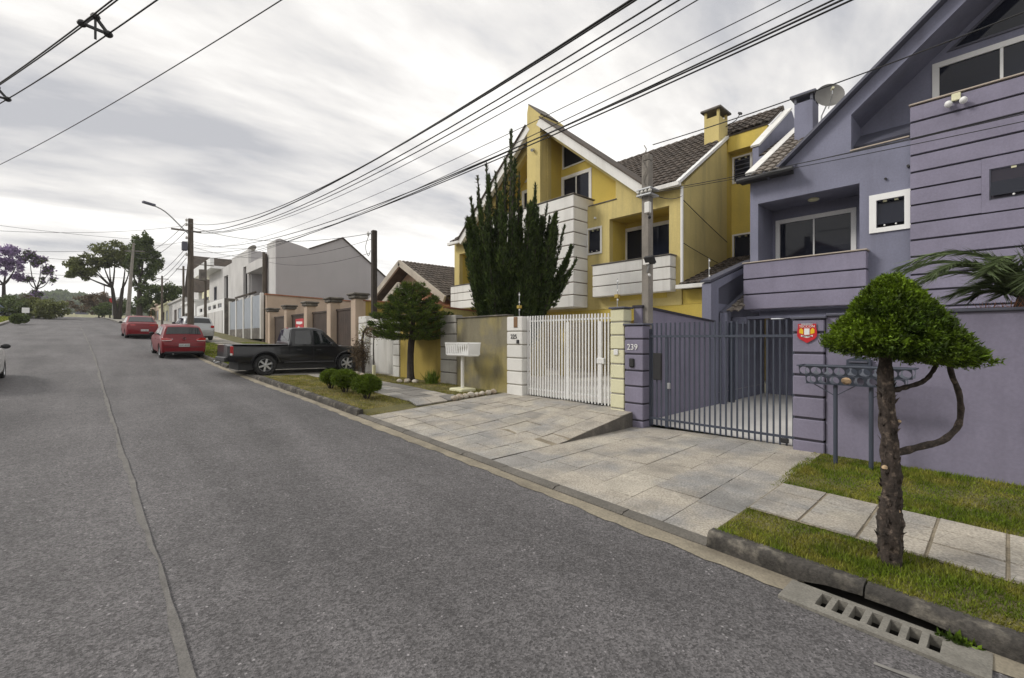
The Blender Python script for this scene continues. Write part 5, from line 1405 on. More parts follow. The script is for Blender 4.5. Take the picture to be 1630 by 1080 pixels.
leaf_object('bark_flakes', Cb+Nb*(np.array(rad)[ib]*rng.uniform(.80, .97, nb_))[:, None], Nb*.25+np.array([0, 0, 1.]), .05, .013, BARK, tp, .4)
for k in range(7):
    i_ = random.randint(3, 44); a_ = random.uniform(0, 6.28); q_ = rad[i_]; p = pp[i_]+Vector((math.cos(a_), math.sin(a_), 0))*q_*.8
    MB().ell(p, (q_*.34, q_*.34, q_*random.uniform(.4, .8)), 9, 7, .2).build('burl', BARK, tp, smooth='all')
cc = tb+RV*.03+Vector((0, 0, 0))
def limb(pts, r0, r1, nm='limb', n=26):
    P = smooth_path(pts, n); m_ = MB(); m_.tube(P, list(np.linspace(r0, r1, n)*(1+.12*np.sin(np.arange(n)*2.1))), 10, jit=.12); return m_.build(nm, BARK, tp, smooth='all')
limb([tb+Vector((0, 0, .90)), tb+RV*.10+Vector((0, 0, .925)), tb+RV*.28+Vector((0, 0, .97)), tb+RV*.44+Vector((0, 0, 1.02)), tb+RV*.555+Vector((0, 0, 1.13)), tb+RV*.58+Vector((0, 0, 1.26)), tb+RV*.56+Vector((0, 0, 1.42)), tb+RV*.50+Vector((0, 0, 1.58)), tb+RV*.44+Vector((0, 0, 1.86))], .030, .018)
limb([tb+Vector((0, 0, 1.42)), tb+RV*.12+Vector((0, 0, 1.45)), tb+RV*.27+Vector((0, 0, 1.50)), tb+RV*.36+Vector((0, 0, 1.60)), tb+RV*.42+Vector((0, 0, 1.76))], .022, .014)
for (h, u_, w) in ((.80, -.078, .022), (.72, .07, .016), (1.18, .02, .016), (.45, .01, .018), (.40, .02, .016), (.64, .075, .014)):
    p = tb+RV*u_*.72+Vector((-.012, -.046 if abs(u_) < .06 else -.012, h)); MB().ell(p, (w, w, w*.8), 8, 6, .15).build('pruned_knot', CUT, tp, smooth=True)
# crown: shell of tufts following a lopsided dome
def dome(n, shell=.12):
    u = rng.uniform(0, 1, n)**.8; a = rng.uniform(0, 2*np.pi, n); h = u*.98
    r = .50*(1-h)**.76*(1+.05*np.sin(a*3+1)+.03*np.sin(a*7))*(1+.085*np.sin(a*11+h*23)*np.sin(h*19+a*4)+.045*np.sin(a*23+h*9))
    s = 1-shell*rng.uniform(0, 1, n)**1.5
    skew = .10*(1-h)
    P = np.stack([np.cos(a)*r*s, np.sin(a)*r*s, h*.655*s + (1-s)*.10], 1)
    lat = P[:, 0]*RV.x+P[:, 1]*RV.y
    P[:, 2] += 1.715-.16*lat*(1-h)
    # normal-ish outward direction
    Dn = np.stack([np.cos(a), np.sin(a), .35+.9*h], 1)
    P[:, 0] += RV.x*(.075*(1-h)**1.2-.0); P[:, 1] += RV.y*(.075*(1-h)**1.2)
    return P+np.array(tb), Dn
Pc, Dc = dome(2400, .14)
under = 900
a = rng.uniform(0, 2*np.pi, under); r = .47*np.sqrt(rng.uniform(.12, 1, under))
lat = np.cos(a)*r*RV.x+np.sin(a)*r*RV.y
Pu = np.stack([np.cos(a)*r+RV.x*.075, np.sin(a)*r+RV.y*.075, 1.715-.16*lat+rng.uniform(-.02, .09, under)], 1)+np.array(tb)
Du = np.stack([np.cos(a)*.9, np.sin(a)*.9, np.full(under, -.45)], 1)
Pa = []; Da = []
for P_, D_, m_ in ((Pc, Dc, 30), (Pu, Du, 18)):
    P_ = np.repeat(P_, m_, 0); D_ = np.repeat(D_, m_, 0)
    off = rng.normal(0, 1, (len(P_), 3))*.0125
    along = rng.uniform(-.02, .02, (len(P_), 1))
    Dn = D_/np.linalg.norm(D_, axis=1)[:, None]
    Pa.append(P_+off+Dn*along); Da.append(Dn)
leaf_object('crown', np.concatenate(Pa), np.concatenate(Da), .026, .0065, TOPI, tp, .6)
Pi, Di = dome(9000, .45); leaf_object('inner_crown', (Pi-np.array(cc)-np.array([0, 0, 1.6]))*.93+np.array(cc)+np.array([0, 0, 1.62]), Di, .07, .022, TOPI, tp, .8)

# tall cypress behind the wall: upswept plumes
cb_ = Vector((9.75, 10.75, .55))
cy_ = thing('cypress_tree', 'tall dark flame shaped cypress in front of the yellow house', 'tree', cb_)
MB().tube(smooth_path([cb_+Vector((0, 0, -.1)), cb_+Vector((.03, -.02, 1.3)), cb_+Vector((0, 0, 3)), cb_+Vector((.05, 0, 6.3))], 14), list(np.linspace(.17, .03, 14)), 10, jit=.08).build('trunk', BARKD, cy_, smooth='all')
PL = []; DL = []
plumes = []
V2 = RV
def plume(lat, z_tip, z_start, dep, w):
    t_ = cb_+V2*lat+Vector((math.sin(YAW), math.cos(YAW), 0))*dep
    p = [Vector((cb_.x, cb_.y, z_start)), Vector((cb_.x, cb_.y, z_start+(z_tip-z_start)*.06)).lerp(Vector((t_.x, t_.y, z_start+(z_tip-z_start)*.12)), .42), Vector((cb_.x, cb_.y, z_start+(z_tip-z_start)*.45)).lerp(Vector((t_.x, t_.y, z_start+(z_tip-z_start)*.45)), .86), Vector((t_.x+random.uniform(-.08, .08), t_.y+random.uniform(-.08, .08), z_tip))+V2*lat*.13]
    plumes.append((smooth_path(p, 22), w))
sil = [(-1.2, 5.8), (-1.05, 6.5), (-.85, 7.2), (-.62, 7.5), (-.38, 7.2), (-.15, 7.9), (.08, 8.75), (.3, 7.2), (.55, 6.1), (.8, 7.1), (1.05, 6.3), (1.25, 5.9), (1.5, 5.6), (1.72, 5.0)]
for lat, zt in sil:
    for k in range(4):
        plume(lat*random.uniform(.9, 1.05)+random.uniform(-.05, .05), zt-(k*random.uniform(.25, .6)), random.uniform(1.6, 3.0), random.uniform(-1, 1)*.65*(1-abs(lat)/2.2), random.uniform(.20, .32) if k else .15)
for k in range(95):
    lat = random.uniform(-1.15, 1.35); plume(lat, 3.7+.75*abs(lat)+random.random()*2.6*(1-(abs(lat)/1.7)**2), random.uniform(1.5, 2.9), random.uniform(-1.35, .95)*(1-abs(lat)/2.6), random.uniform(.26, .40))
for (lat, z0, zt, dep) in ((1.75, 2.9, 4.95, -.1), (1.85, 2.7, 4.55, .1), (1.55, 2.3, 4.2, -.2), (-1.25, 3.2, 5.0, 0), (1.15, 1.9, 3.6, -.5)):
    plume(lat, zt, z0, dep, .17)
br = MB()
for P_, w in plumes:
    br.tube(P_[::3], [.022]*len(P_[::3]), 4)
    m_ = int(720*(w/.2)**1.5); tt = rng.uniform(.18, 1, m_)
    idx = tt*(len(P_)-1.001); i0 = idx.astype(int); fr = (idx-i0)[:, None]
    A = np.array([tuple(p) for p in P_]); c = A[i0]*(1-fr)+A[np.minimum(i0+1, len(A)-1)]*fr
    d = A[np.minimum(i0+1, len(A)-1)]-A[i0]; d /= np.linalg.norm(d, axis=1)[:, None]+1e-9
    rr_ = w*np.interp(tt, [.15, .35, .6, .85, 1], [.8, 1.15, .85, .42, .12])*(.75+.35*np.sin(tt*37+w*90))
    o3 = sph(m_); PL.append(c+o3*rr_[:, None]*rng.uniform(.35, 1, m_)[:, None]); DL.append(d*1.0+o3*.75+np.array([0, 0, .35]))
br.build('branches', BARKD, cy_)
leaf_object('crown', np.concatenate(PL), np.concatenate(DL), .105, .024, CYPR, cy_, .4)

# layered conifer before the ochre wall
lb0 = Vector((7.55, 13.05, pz(7.55, 13.05, True)-.03))
lc = thing('layered_conifer', 'small conifer with flat layered boughs before the ochre wall', 'tree', lb0)
tpth = smooth_path([lb0, lb0+RV*-.02+Vector((0, 0, .6)), lb0+RV*.0+Vector((0, 0, 1.2)), lb0+RV*.06+Vector((0, 0, 1.75)), lb0+RV*.05+Vector((0, 0, 2.5)), lb0+RV*.08+Vector((0, 0, 3.2))], 24)
MB().tube(tpth, list(np.interp(np.linspace(0, 1, 24), [0, .1, .5, 1], [.15, .11, .10, .03])), 12, jit=.07).build('trunk', BARKD, lc, smooth='all')
PL = []; DL = []; br = MB()
tiers = [(1.62, 1.12, 11), (1.9, 1.22, 13), (2.2, 1.15, 13), (2.48, .98, 12), (2.74, .78, 10), (2.98, .55, 8), (3.18, .32, 6)]
for (h, r_, n) in tiers:
    for k in range(n):
        a = 2*math.pi*(k+random.random()*.7)/n; L = r_*random.uniform(.78, 1.1); d = Vector((math.cos(a), math.sin(a), 0)); c = lb0+RV*.04
        p0 = Vector((c.x, c.y, lb0.z+h-.12)); p1 = p0+d*L*.5+Vector((0, 0, -.04)); p2 = p0+d*L*.85+Vector((0, 0, .03)); p3 = p0+d*L+Vector((0, 0, .14))
        P_ = smooth_path([p0, p1, p2, p3], 12); br.tube(P_[::2], [.018]*6, 4)
        m_ = int(420*max(.5, L)); tt = rng.uniform(.2, 1, m_); A = np.array([tuple(p) for p in P_]); ix = tt*10.99; i0 = ix.astype(int); c_2 = A[i0]+(A[np.minimum(i0+1, 11)]-A[i0])*(ix-i0)[:, None]
        o3 = sph(m_); o3[:, 2] *= .55
        w = .085+.075*np.sin(tt*math.pi*.9+.2); PL.append(c_2+o3*w[:, None]); DL.append(np.array(d)[None]*.8+o3*.8+np.array([0, 0, .45]))
br.build('branches', BARKD, lc)
leaf_object('crown', np.concatenate(PL), np.concatenate(DL), .085, .013, ARAU, lc, .35)
for (dx, dy, s_) in ((-.25, .2, .09), (-.1, -.02, .11), (.02, -.3, .1)):
    p = (lb0.x-.1+dx, lb0.y+dy-.1, 0); z = pz(p[0], p[1], True)
    MB().ell((p[0], p[1], z+s_*.4), (s_, s_*1.15, s_*.7), 10, 7, .12).build('stone', ROCK, smooth=True, label='pale rounded stone at the foot of the layered conifer', cat='stone', group='stones round the conifer')

# three clipped bushes on the verge
for (x, y, r_, h_, lb_) in ((4.93, 12.95, .27, .36, 'clipped round bush on the verge, nearest to the black pickup'), (4.95, 12.0, .34, .44, 'clipped round bush in the middle of the verge trio'), (4.98, 10.75, .34, .42, 'clipped round bush on the verge, nearest to the slab drive')):
    b0 = Vector((x, y, pz(x, y, True)-.02)); r = thing('clipped_bush', lb_, 'bush', b0, 'clipped bushes on the verge')
    st_ = MB()
    for k in range(5):
        a = k*1.3; st_.tube([b0+Vector((math.cos(a)*.03, math.sin(a)*.03, -.03)), b0+Vector((math.cos(a)*.1, math.sin(a)*.1, .15)), b0+Vector((math.cos(a)*.2, math.sin(a)*.2, .34))], [.018, .014, .008], 6)
    st_.build('stem', BARKD, r)
    n = 620; d = sph(n); d = d[d[:, 2] > -.55]; P_ = d*np.array([r_, r_, h_*.56])*(1+.05*np.sin(d[:, 0:1]*9+d[:, 1:2]*7))*rng.uniform(.86, 1.0, (len(d), 1))+np.array(b0)+np.array([0, 0, .18+h_*.42])
    P_ = np.repeat(P_, 16, 0); D_ = np.repeat(d, 16, 0); leaf_object('crown', P_+rng.normal(0, .016, P_.shape), D_, .04, .007, BUSHM, r, .5)
    d = sph(1500); leaf_object('inner_crown', d*np.array([r_, r_, h_*.56])*rng.uniform(.3, .85, (1500, 1))+np.array(b0)+np.array([0, 0, .18+h_*.42]), d, .09, .03, BUSHM, r, .8)
# dry arching shrub and staked sapling by the pickup
s0 = Vector((7.45, 16.35, pz(7.45, 16.35, True)-.02)); ds = thing('dry_shrub', 'dry arching shrub with brown foliage at the pickup nose', 'shrub', s0)
mb = MB()
arch = smooth_path([s0, s0+RV*-.02+Vector((0, 0, .7)), s0+RV*-.04+Vector((0, 0, 1.4)), s0+RV*.12+Vector((0, 0, 1.75)), s0+RV*.45+Vector((0, 0, 1.66)), s0+RV*.75+Vector((0, 0, 1.55)), s0+RV*.95+Vector((0, 0, 1.72)), s0+RV*1.1+Vector((0, 0, 1.95))], 30)
mb.tube(arch, list(np.linspace(.055, .03, 30)), 8, jit=.15)
for k in range(26):
    p = arch[random.randint(4, 27)]; q = p+Vector((random.uniform(-.3, .3), random.uniform(-.3, .3), random.uniform(-.25, .35))); mb.tube([p, (p+q)/2+Vector((0, 0, .05)), q], [.012, .009, .004], 4)
mb.build('branches', BARKD, ds)
n = 2200; d = sph(n); leaf_object('dry_foliage', (d*np.array([.30, .30, .50])*rng.uniform(.1, 1.1, (n, 1))+rng.normal(0, .05, (n, 3)))*(1+.35*np.sin(d[:, 0:1]*6+d[:, 2:3]*5))+np.array(s0+RV*-.12)+np.array([0, 0, .85]), d*.5+np.array([0, 0, -.6]), .11, .014, BROWNL, ds, .6)
A = np.array([tuple(arch[i]) for i in rng.integers(8, 29, 700)])+rng.normal(0, .13, (700, 3)); leaf_object('leaves', A, np.tile([0, 0, .3], (700, 1)), .07, .014, GRASSD, ds, .9)
sp0 = Vector((7.5, 15.6, pz(7.5, 15.6, True)-.02)); stk = thing('staked_sapling', 'thin sapling stem in a pale wooden guard before the slat gate', 'sapling', sp0)
MB().bbox(sp0.x-.05, sp0.x+.05, sp0.y-.05, sp0.y+.05, sp0.z-.05, sp0.z+.42, .012).build('guard', CREAM, stk)
MB().tube([sp0+Vector((0, .0, .3)), sp0+Vector((0, .04, 1.0)), sp0+Vector((0, .0, 1.62))], [.028, .024, .018], 8).build('stem', BARKD, stk)
n = 420; d = sph(n); leaf_object('leaves', d*np.array([.25, .4, .16])+np.array(sp0)+np.array([0, 0, 1.6]), d, .08, .018, BROWNL, stk, .8)
for k, (x, y, s_) in enumerate(((7.1, 16.75, .13), (7.15, 16.35, .12), (7.2, 15.9, .09))):
    MB().ell((x, y, pz(x, y, True)+s_*.4), (s_, s_*1.2, s_*.7), 10, 7, .14).build('stone', ROCK, smooth=True, label='white stone beside the pickup front wheel', cat='stone', group='stones by the dry shrub')
# whitewashed stones edging the drive
for k in range(8):
    t_ = k/7; x = 6.62+1.30*t_+random.uniform(-.02, .02); y = 9.34+.05*random.random(); s_ = random.uniform(.085, .12)
    MB().ell((x, y, pz(x, y, True)+s_*.45), (s_, s_*.85, s_*.75), 12, 8, .10).build('edging_stone', ROCK, smooth=True, label='whitewashed stone in the row edging the yellow house drive', cat='stone', group='stones edging the drive')
f0 = Vector((7.75, 12.1, pz(7.75, 12.1, True)))
tf = thing('fern_tuft', 'small green tuft of upright leaves under the grey pier', 'plant', f0)
n = 260; leaf_object('leaves', np.tile(np.array(f0), (n, 1))+rng.normal(0, .07, (n, 3))*np.array([1, 1, 0]), np.tile([0, 0, 1], (n, 1)), .38, .018, BUSHM, tf, .28)
# weeds beside the drain
n = 90; f0 = Vector((4.17, .22, rz(4.17, .22)))
tf = thing('weed_tuft', 'small weed growing from the gutter by the drain', 'plant', f0)
leaf_object('leaves', np.tile(np.array(f0), (n, 1))+rng.normal(0, .035, (n, 3))*np.array([.4, 1, 0]), np.tile([-.2, 0, 1], (n, 1)), .075, .014, TOPI, tf, .7, True)

# palm and reddish plants in the planter
p0 = Vector((8.68, -.15, 2.22))
pm = thing('palm', 'feathery palm growing from the planter above the purple wall', 'palm', p0)
MB().tube([p0+Vector((0, 0, -.05)), p0+Vector((0, 0, .18)), p0+Vector((0, 0, .34))], [.11, .10, .06], 10, jit=.1).build('trunk', BARKD, pm, smooth='all')
for k in range(34):
    a = 2*math.pi*k/34+random.uniform(-.12, .12); el_ = random.uniform(.35, 1.35); L = random.uniform(1.0, 1.35)
    d = Vector((math.cos(a)*.85, math.sin(a), 0))
    if d.x > .2 : L *= .5
    p = [p0+Vector((0, 0, .25)), p0+Vector((0, 0, .25))+d*L*.35*math.cos(el_)+Vector((0, 0, L*.45*math.sin(el_))), p0+Vector((0, 0, .25))+d*L*.75*math.cos(el_*.7)+Vector((0, 0, L*.62*math.sin(el_))), p0+Vector((0, 0, .25))+d*L*1.05*math.cos(el_*.5)+Vector((0, 0, L*(.62*math.sin(el_)-.12)))]
    P_ = smooth_path(p, 24); fr = MB().tube(P_[::2], list(np.linspace(.012, .003, 12)), 4); A = np.array([tuple(q) for q in P_])
    mid = fr.build('frond', PALMM, pm)
    i0 = np.repeat(np.arange(4, 23), 8); T = A[np.minimum(i0+1, 23)]-A[i0]; T /= np.linalg.norm(T, axis=1)[:, None]
    Sd = np.cross(T, [0, 0, 1]); sg_ = np.tile([1, -1]*4, len(i0)//8)[:, None]
    leaf_object('leaflets', A[i0]+T*rng.uniform(0, .03, (len(i0), 1)), T*.9+Sd*sg_*.75+np.array([0, 0, -.12]), .27, .009, PALMM, mid, .12)
for k in range(9):
    y = .75-k*.19; r0 = Vector((8.52+random.uniform(-.04, .04), y, 2.24)); n = random.randint(10, 20)+(26 if abs(y+.1) < .3 else 0)
    b_ = thing('bromeliad', 'reddish spiky plant in the planter below the palm', 'plant', r0, 'reddish plants along the planter')
    leaf_object('leaves', np.tile(np.array(r0), (n, 1))+rng.normal(0, .02, (n, 3)), np.tile([0, 0, 1], (n, 1)), .25 if n > 25 else .17, .010, BROMM, b_, .45)

# street trees and bushes further up
def tree(name, label, base, height, blobs, n, ls, mt, trunks=1, tr=.25, cat='tree', group=None, lean=0, bm_=BARKD, second=None):
    base = Vector(base); r = thing(name, label, cat, base, group); tk = MB(); th_ = []
    for k in range(trunks):
        a = 2*math.pi*k/max(1, trunks); o_ = Vector((math.cos(a), math.sin(a), 0))*(.0 if trunks == 1 else .5)
        fork = base+o_*1.2+Vector((lean*height*.3, 0, height*.42)); tk.tube(smooth_path([base+o_*.3+Vector((0, 0, -.3)), base+o_*.7+Vector((lean*height*.1, 0, height*.2)), fork], 8), list(np.linspace(tr, tr*.62, 8)), 8, jit=.06); th_.append(fork)
    PL = []; DL = []
    tot = sum(b_[3]*b_[4]*b_[5] for b_ in blobs)
    for b_ in blobs:
        c = base+Vector(b_[:3]); fk = min(th_, key=lambda q: (q-c).length)
        tk.tube(smooth_path([fk, (fk+c)/2+Vector((random.uniform(-.2, .2), random.uniform(-.2, .2), -.2)), c], 7), list(np.linspace(tr*.5, .03, 7)), 6, jit=.08)
        m_ = int(n*b_[3]*b_[4]*b_[5]/tot); sub = max(5, m_//90)
        cs = sph(sub)*rng.uniform(.35, 1, (sub, 1))**.5*np.array(b_[3:6])+np.array(c); i_ = rng.integers(0, sub, m_)
        rad_ = np.array(b_[3:6])*.30
        o3 = sph(m_); PL.append(cs[i_]+o3*rad_*rng.uniform(.2, 1, (m_, 1))); DL.append(o3)
    tk.build('trunk', bm_, r, smooth='all')
    leaf_object('crown', np.concatenate(PL), np.concatenate(DL), ls, ls*.34, mt, r, .7, True)
    if second: leaf_object('blossom', np.concatenate(PL)[::2]+rng.normal(0, .2, (len(np.concatenate(PL)[::2]), 3)), np.concatenate(DL)[::2], ls, ls*.4, second, r, .7, True)
    return r
def gxy(px, Y): # position on the street side from its bearing, at distance Y up the street
    a = (px-815)/724; return (math.sin(YAW)+a*math.cos(YAW))/(math.cos(YAW)-a*math.sin(YAW))*Y
Yb = 92; x_ = gxy(187, Yb); g_ = 5.2
tree('street_tree', 'broad flat crowned street tree leaning over the road beyond the concrete pole', (x_, Yb, g_), 11, [(-5.0, -1, 6.8, 1.5, 1.6, 1.1), (-3.6, 0, 8.0, 1.6, 1.8, 1.4), (-4.0, 1, 6.4, 1.4, 1.6, 1.1), (-2.0, 0, 9.3, 1.8, 1.8, 1.5), (-2.6, 1, 7.5, 1.4, 1.6, 1.1), (-.4, 0, 10.1, 1.7, 1.8, 1.5), (-.9, -1, 8.3, 1.2, 1.4, 1.1), (1.0, 0, 9.2, 1.5, 1.6, 1.5), (1.5, 1, 7.7, 1.1, 1.2, 1.0)], 11000, .30, TREEO, 2, .32)
Yb = 84; x_ = gxy(222, Yb); g_ = 4.7
tree('street_tree', 'upright dark street tree with thick trunk behind the concrete pole', (x_, Yb, g_), 11, [(0, 0, 9.6, 1.4, 1.6, 2.2), (.5, 0, 11.2, 1.1, 1.4, 1.5), (1.6, 0, 8.6, 1.2, 1.4, 1.5), (1.4, 0, 6.8, .9, 1.2, 1.1), (-.8, 0, 7.6, 1.0, 1.4, 1.4), (0.2, 0, 5.6, 1.0, 1.0, 1.8), (.1, 0, 3.4, .8, .8, 1.6)], 11000, .28, TREEM, 1, .4)
tree('street_tree', 'low dark tree behind the pale flat roofed garage front', (gxy(262, 92), 92, 5), 7.5, [(0, 0, 4.6, 2.0, 2.4, 1.4), (2.0, 0, 4.2, 1.6, 2, 1.3), (-1.4, 0, 3.8, 1.2, 1.6, 1.3)], 6000, .3, TREEM, 1, .25)
tree('bare_tree', 'brownish half bare tree at the bend before the end wall', (gxy(160, 120), 120, 6.1), 4.5, [(-2.5, 0, 2.8, 2.2, 2, 1.3), (0, 0, 3.4, 2.4, 2, 1.5), (2.4, 0, 2.8, 2, 2, 1.3), (-.5, -2, 1.4, 2.8, 1.5, .8)], 7000, .26, BROWNL, 2, .15)
tree('street_tree', 'rounded dark shrub tree on the right verge by the stop sign', (gxy(175, 104), 104, 5.6), 3.4, [(0, 0, 1.5, 2.2, 2, 1.1), (3, 0, 1.9, 1.8, 1.8, 1.2), (6, 1, 1.8, 1.6, 1.6, 1.2)], 7000, .24, TREEM, 1, .12)
# left side
tree('jacaranda_tree', 'violet flowering tree on the left behind the blue pickup', (gxy(6, 100), 100, 5.4), 11, [(-2.5, 0, 8.0, 2.0, 2, 2.0), (0, 0, 9.0, 1.5, 1.6, 1.6), (1.4, 0, 8.0, 1.1, 1.4, 1.3), (.8, 0, 6.2, 1.2, 1.4, 1.2), (-3, 0, 5.2, 1.8, 1.8, 1.6)], 9000, .30, JACA, 1, .3)
tree('street_tree', 'loose mixed green and violet tree left of the road', (gxy(58, 100), 100, 5.4), 10, [(-.7, 0, 8.6, .9, 1.1, 1.1), (.5, 0, 8.2, .9, 1.1, 1.0), (1.5, 0, 7.0, .8, 1, 1.0), (1.3, 0, 5.6, .7, .9, .6), (-.8, 0, 5.4, .7, .9, .6), (0.2, 0, 3.2, 1.2, 1.2, .8)], 2600, .28, TREEM, 1, .2, second=JACA)
for (px, Y_, w, h, mt, lb_) in ((80, 84, 2.3, 2.2, TREEO, 'olive green hedge bush leaning over the left pavement'), (62, 88, 2.6, 2.4, TREEO, 'olive bush behind the left pavement tree'), (38, 88, 2.6, 2.2, TREEM, 'dark green bush left of the blue pickup'), (22, 92, 2.6, 2.4, TREEM, 'dark bush behind the blue pickup'), (48, 96, 3.0, 2.6, BROWNL, 'brown tinged bush deep on the left'), (8, 98, 3.2, 2.6, TREEM, 'deep green bush under the violet tree')):
    x_ = gxy(px, Y_); tree('roadside_bush', lb_, (x_, Y_, roadz(Y_)+.3), h, [(0, 0, h*.5, w*.7, w*.7, h*.55), (w*.35, .4, h*.42, w*.45, w*.5, h*.45), (-w*.35, -.3, h*.45, w*.45, w*.5, h*.45)], 4200, .22, mt, 1, .08, cat='bush')
for (px, Y_) in ((27, 62), (36, 64)):
    x_ = gxy(px, Y_); b0 = Vector((x_, Y_, roadz(Y_)+.15)); r = thing('roadside_bush', 'small rounded green bush at the left pavement edge', 'bush', b0, 'small bushes on the left pavement')
    d = sph(1800); leaf_object('crown', d*np.array([.45, .45, .42])*rng.uniform(.6, 1, (1800, 1))+np.array(b0)+np.array([0, 0, .45]), d, .12, .05, TREEM, r, .6, True); MB().tube([b0, b0+Vector((0, 0, .5))], .05, 6).build('stem', BARKD, r)
grv = []
ys2 = rng.uniform(60, 110, 9000); us = rng.uniform(0, 1, 9000)
leaf_object('grass', np.stack([np.array([lx(v) for v in ys2])-.3-us*1.6, ys2, np.array([roadz(v) for v in ys2])+.15], 1), np.tile([0, 0, 1.], (9000, 1)), .14, .04, GRASSM, None, .4)
g_o = bpy.data.objects[[o.name for o in bpy.data.objects if o.name.startswith('grass')][-1]]; tag(g_o, 'grass strip along the left kerb far up the street', 'grass', kind='stuff')
# trees on the hill line, one mass
n = 26000; hx = rng.uniform(-330, 120, n); hy = rng.uniform(470, 620, n); hzv = np.array([hz_(a, c) for a, c in zip(hx, hy)])
leaf_object('woodland', np.stack([hx, hy, hzv], 1), np.tile([0, 0, 1.], (n, 1)), 4.2, 2.0, TREEM, None, .5, True)
tag(bpy.data.objects['woodland'], 'distant wooded hill line beyond the end of the street', 'woodland', kind='stuff')
# ---------------------------------------------------------------- poles, wires, small street furniture
def sag(p, q, s_, n=24, r=.012):
    p, q = Vector(p), Vector(q); P = [p.lerp(q, k/(n-1)) - Vector((0, 0, 4*s_*(k/(n-1))*(1-k/(n-1)))) for k in range(n)]
    return P
def wire(label, P, r=.012, group=None):
    return MB().tube(P, r, 5, True).build('overhead_wire', WIRE, smooth='all', label=label, cat='wire', group=group)
def insul(root, p, r=.06):
    MB().lathe([(r*.5, -.09), (r, -.05), (r*.55, -.02), (r, .02), (r*.55, .05), (r*.35, .09), (0, .1)], p, (0, 0, 1), 10).build('insulator', mat_ins, root, smooth=True)
mat_ins = mat('porcelain', (.55, .54, .5), .3, .05)
# square service pole by the purple pier
sp_ = thing('service_pole', 'weathered square service pole rising behind the pier numbered 239', 'pole', (8.62, 5.15, .2))
MB().bbox(8.53, 8.71, 5.06, 5.24, 0, 5.75, .02).build('shaft', POLE, sp_)
MB().bbox(8.55, 8.72, 5.07, 5.24, 5.751, 5.90, .02).build('cap', POLE, sp_)
for z in (5.0, 5.12): MB().bbox(8.44, 8.78, 4.97, 5.31, z, z+.035, .006).build('strap', GALV, sp_)
for k in range(4): MB().ell((8.47, 5.0+k*.09, 5.08), (.045, .04, .04), 8, 6).build('insulator', mat_ins, sp_, smooth='all')
pts = [Vector((8.52+.0*k, 5.15+.05*math.sin(k*1.4), 5.25+k*.09)) for k in range(10)]
MB().tube([(8.50, p.y, p.z) for p in pts], .010, 5).build('cable_loop', POLE, sp_)
MB().bbox(8.44, 8.53, 5.0, 5.12, 4.62, 4.85, .01).build('meter_box', WHITEP, sp_)
MB().tube([(8.50, 5.03, 4.55), (8.42, 4.98, 4.5)], .03, 8).build('small_lamp', BLACKP, sp_)
fl2 = thing('floodlight', 'small square floodlight clamped halfway up the service pole', 'lamp', (8.45, 5.05, 3.5))
MB().obox((8.40, 4.96, 3.62), (.03, .0, .02), (0, .10, .0), (-.05, 0, .07)).build('lamp_head', BLACKP, fl2)
MB().obox((8.44, 5.05, 3.60), (.05, 0, 0), (0, .07, 0), (0, 0, .06)).build('housing', WHITEP, fl2)
MB().tube([(8.53, 5.10, 3.40), (8.46, 5.04, 3.46), (8.43, 5.0, 3.55)], .018, 6).build('bracket', GALV, fl2)
MB().tube([(8.50, 5.04, 3.34), (8.46, 5.0, 3.32)], .025, 8).build('sensor', WHITE, fl2)
TAGY = mat('faded_yellow_tag', (.38, .27, .05), .7, .2)
# electric fence stubs on the walls
for (x, y, z, lb_) in ((8.4, 5.75, 2.70, 'yellow electric fence stub above the cream pier'), (8.3, 8.75, 2.62, 'yellow electric fence stub above the white numbered pier'), (11.9, 5.3, 3.50, 'electric fence stub with white knobs on the sloped parapet')):
    r = thing('fence_stub', lb_, 'fence post', (x, y, z))
    MB().tube([(x, y, z-.05), (x, y, z+.62)], .010, 6).build('rod', GALV, r)
    if x < 10: MB().bbox(x-.05, x+.05, y-.05, y+.05, z+.19, z+.27, .006).build('tag', TAGY, r)
    for k in range(3): MB().ell((x-.015, y-.02, z+.15+k*.2), (.022, .022, .028), 8, 6).build('knob', WHITE, r, smooth='all')
# white refuse basket on a post
wx, wy = 7.62, 10.35; wz = pz(wx, wy, True)
rb = thing('refuse_basket', 'white slatted refuse basket on a single white post', 'refuse basket', (wx, wy, wz))
MB().bbox(wx-.25, wx+.25, wy-.3, wy+.3, wz-.05, wz+.06, .02).build('base', CREAM, rb)
MB().tube([(wx, wy, wz), (wx, wy, wz+.98)], .05, 10).build('post', WHITEP, rb)
MB().box(wx-.17, wx+.17, wy-.52, wy+.52, wz+.96, wz+.985).build('tray', WHITEP, rb)
for s_ in (-1, 1):
    for k in range(11):
        yk = wy-.52+k*.104; MB().bar((wx+s_*.17, yk, wz+.985), (wx+s_*.21, yk, wz+1.32), .05, .012).build('slat', WHITE, rb)
    MB().bar((wx+s_*.21, wy-.55, wz+1.32), (wx+s_*.21, wy+.55, wz+1.32), .03).bar((wx+s_*.175, wy-.53, wz+1.0), (wx+s_*.175, wy+.53, wz+1.0), .03).build('rail', WHITE, rb)
    MB().box(wx-.2, wx+.2, wy+s_*.53-.006, wy+s_*.53+.006, wz+1.0, wz+1.31).build('end_plate', WHITE, rb)
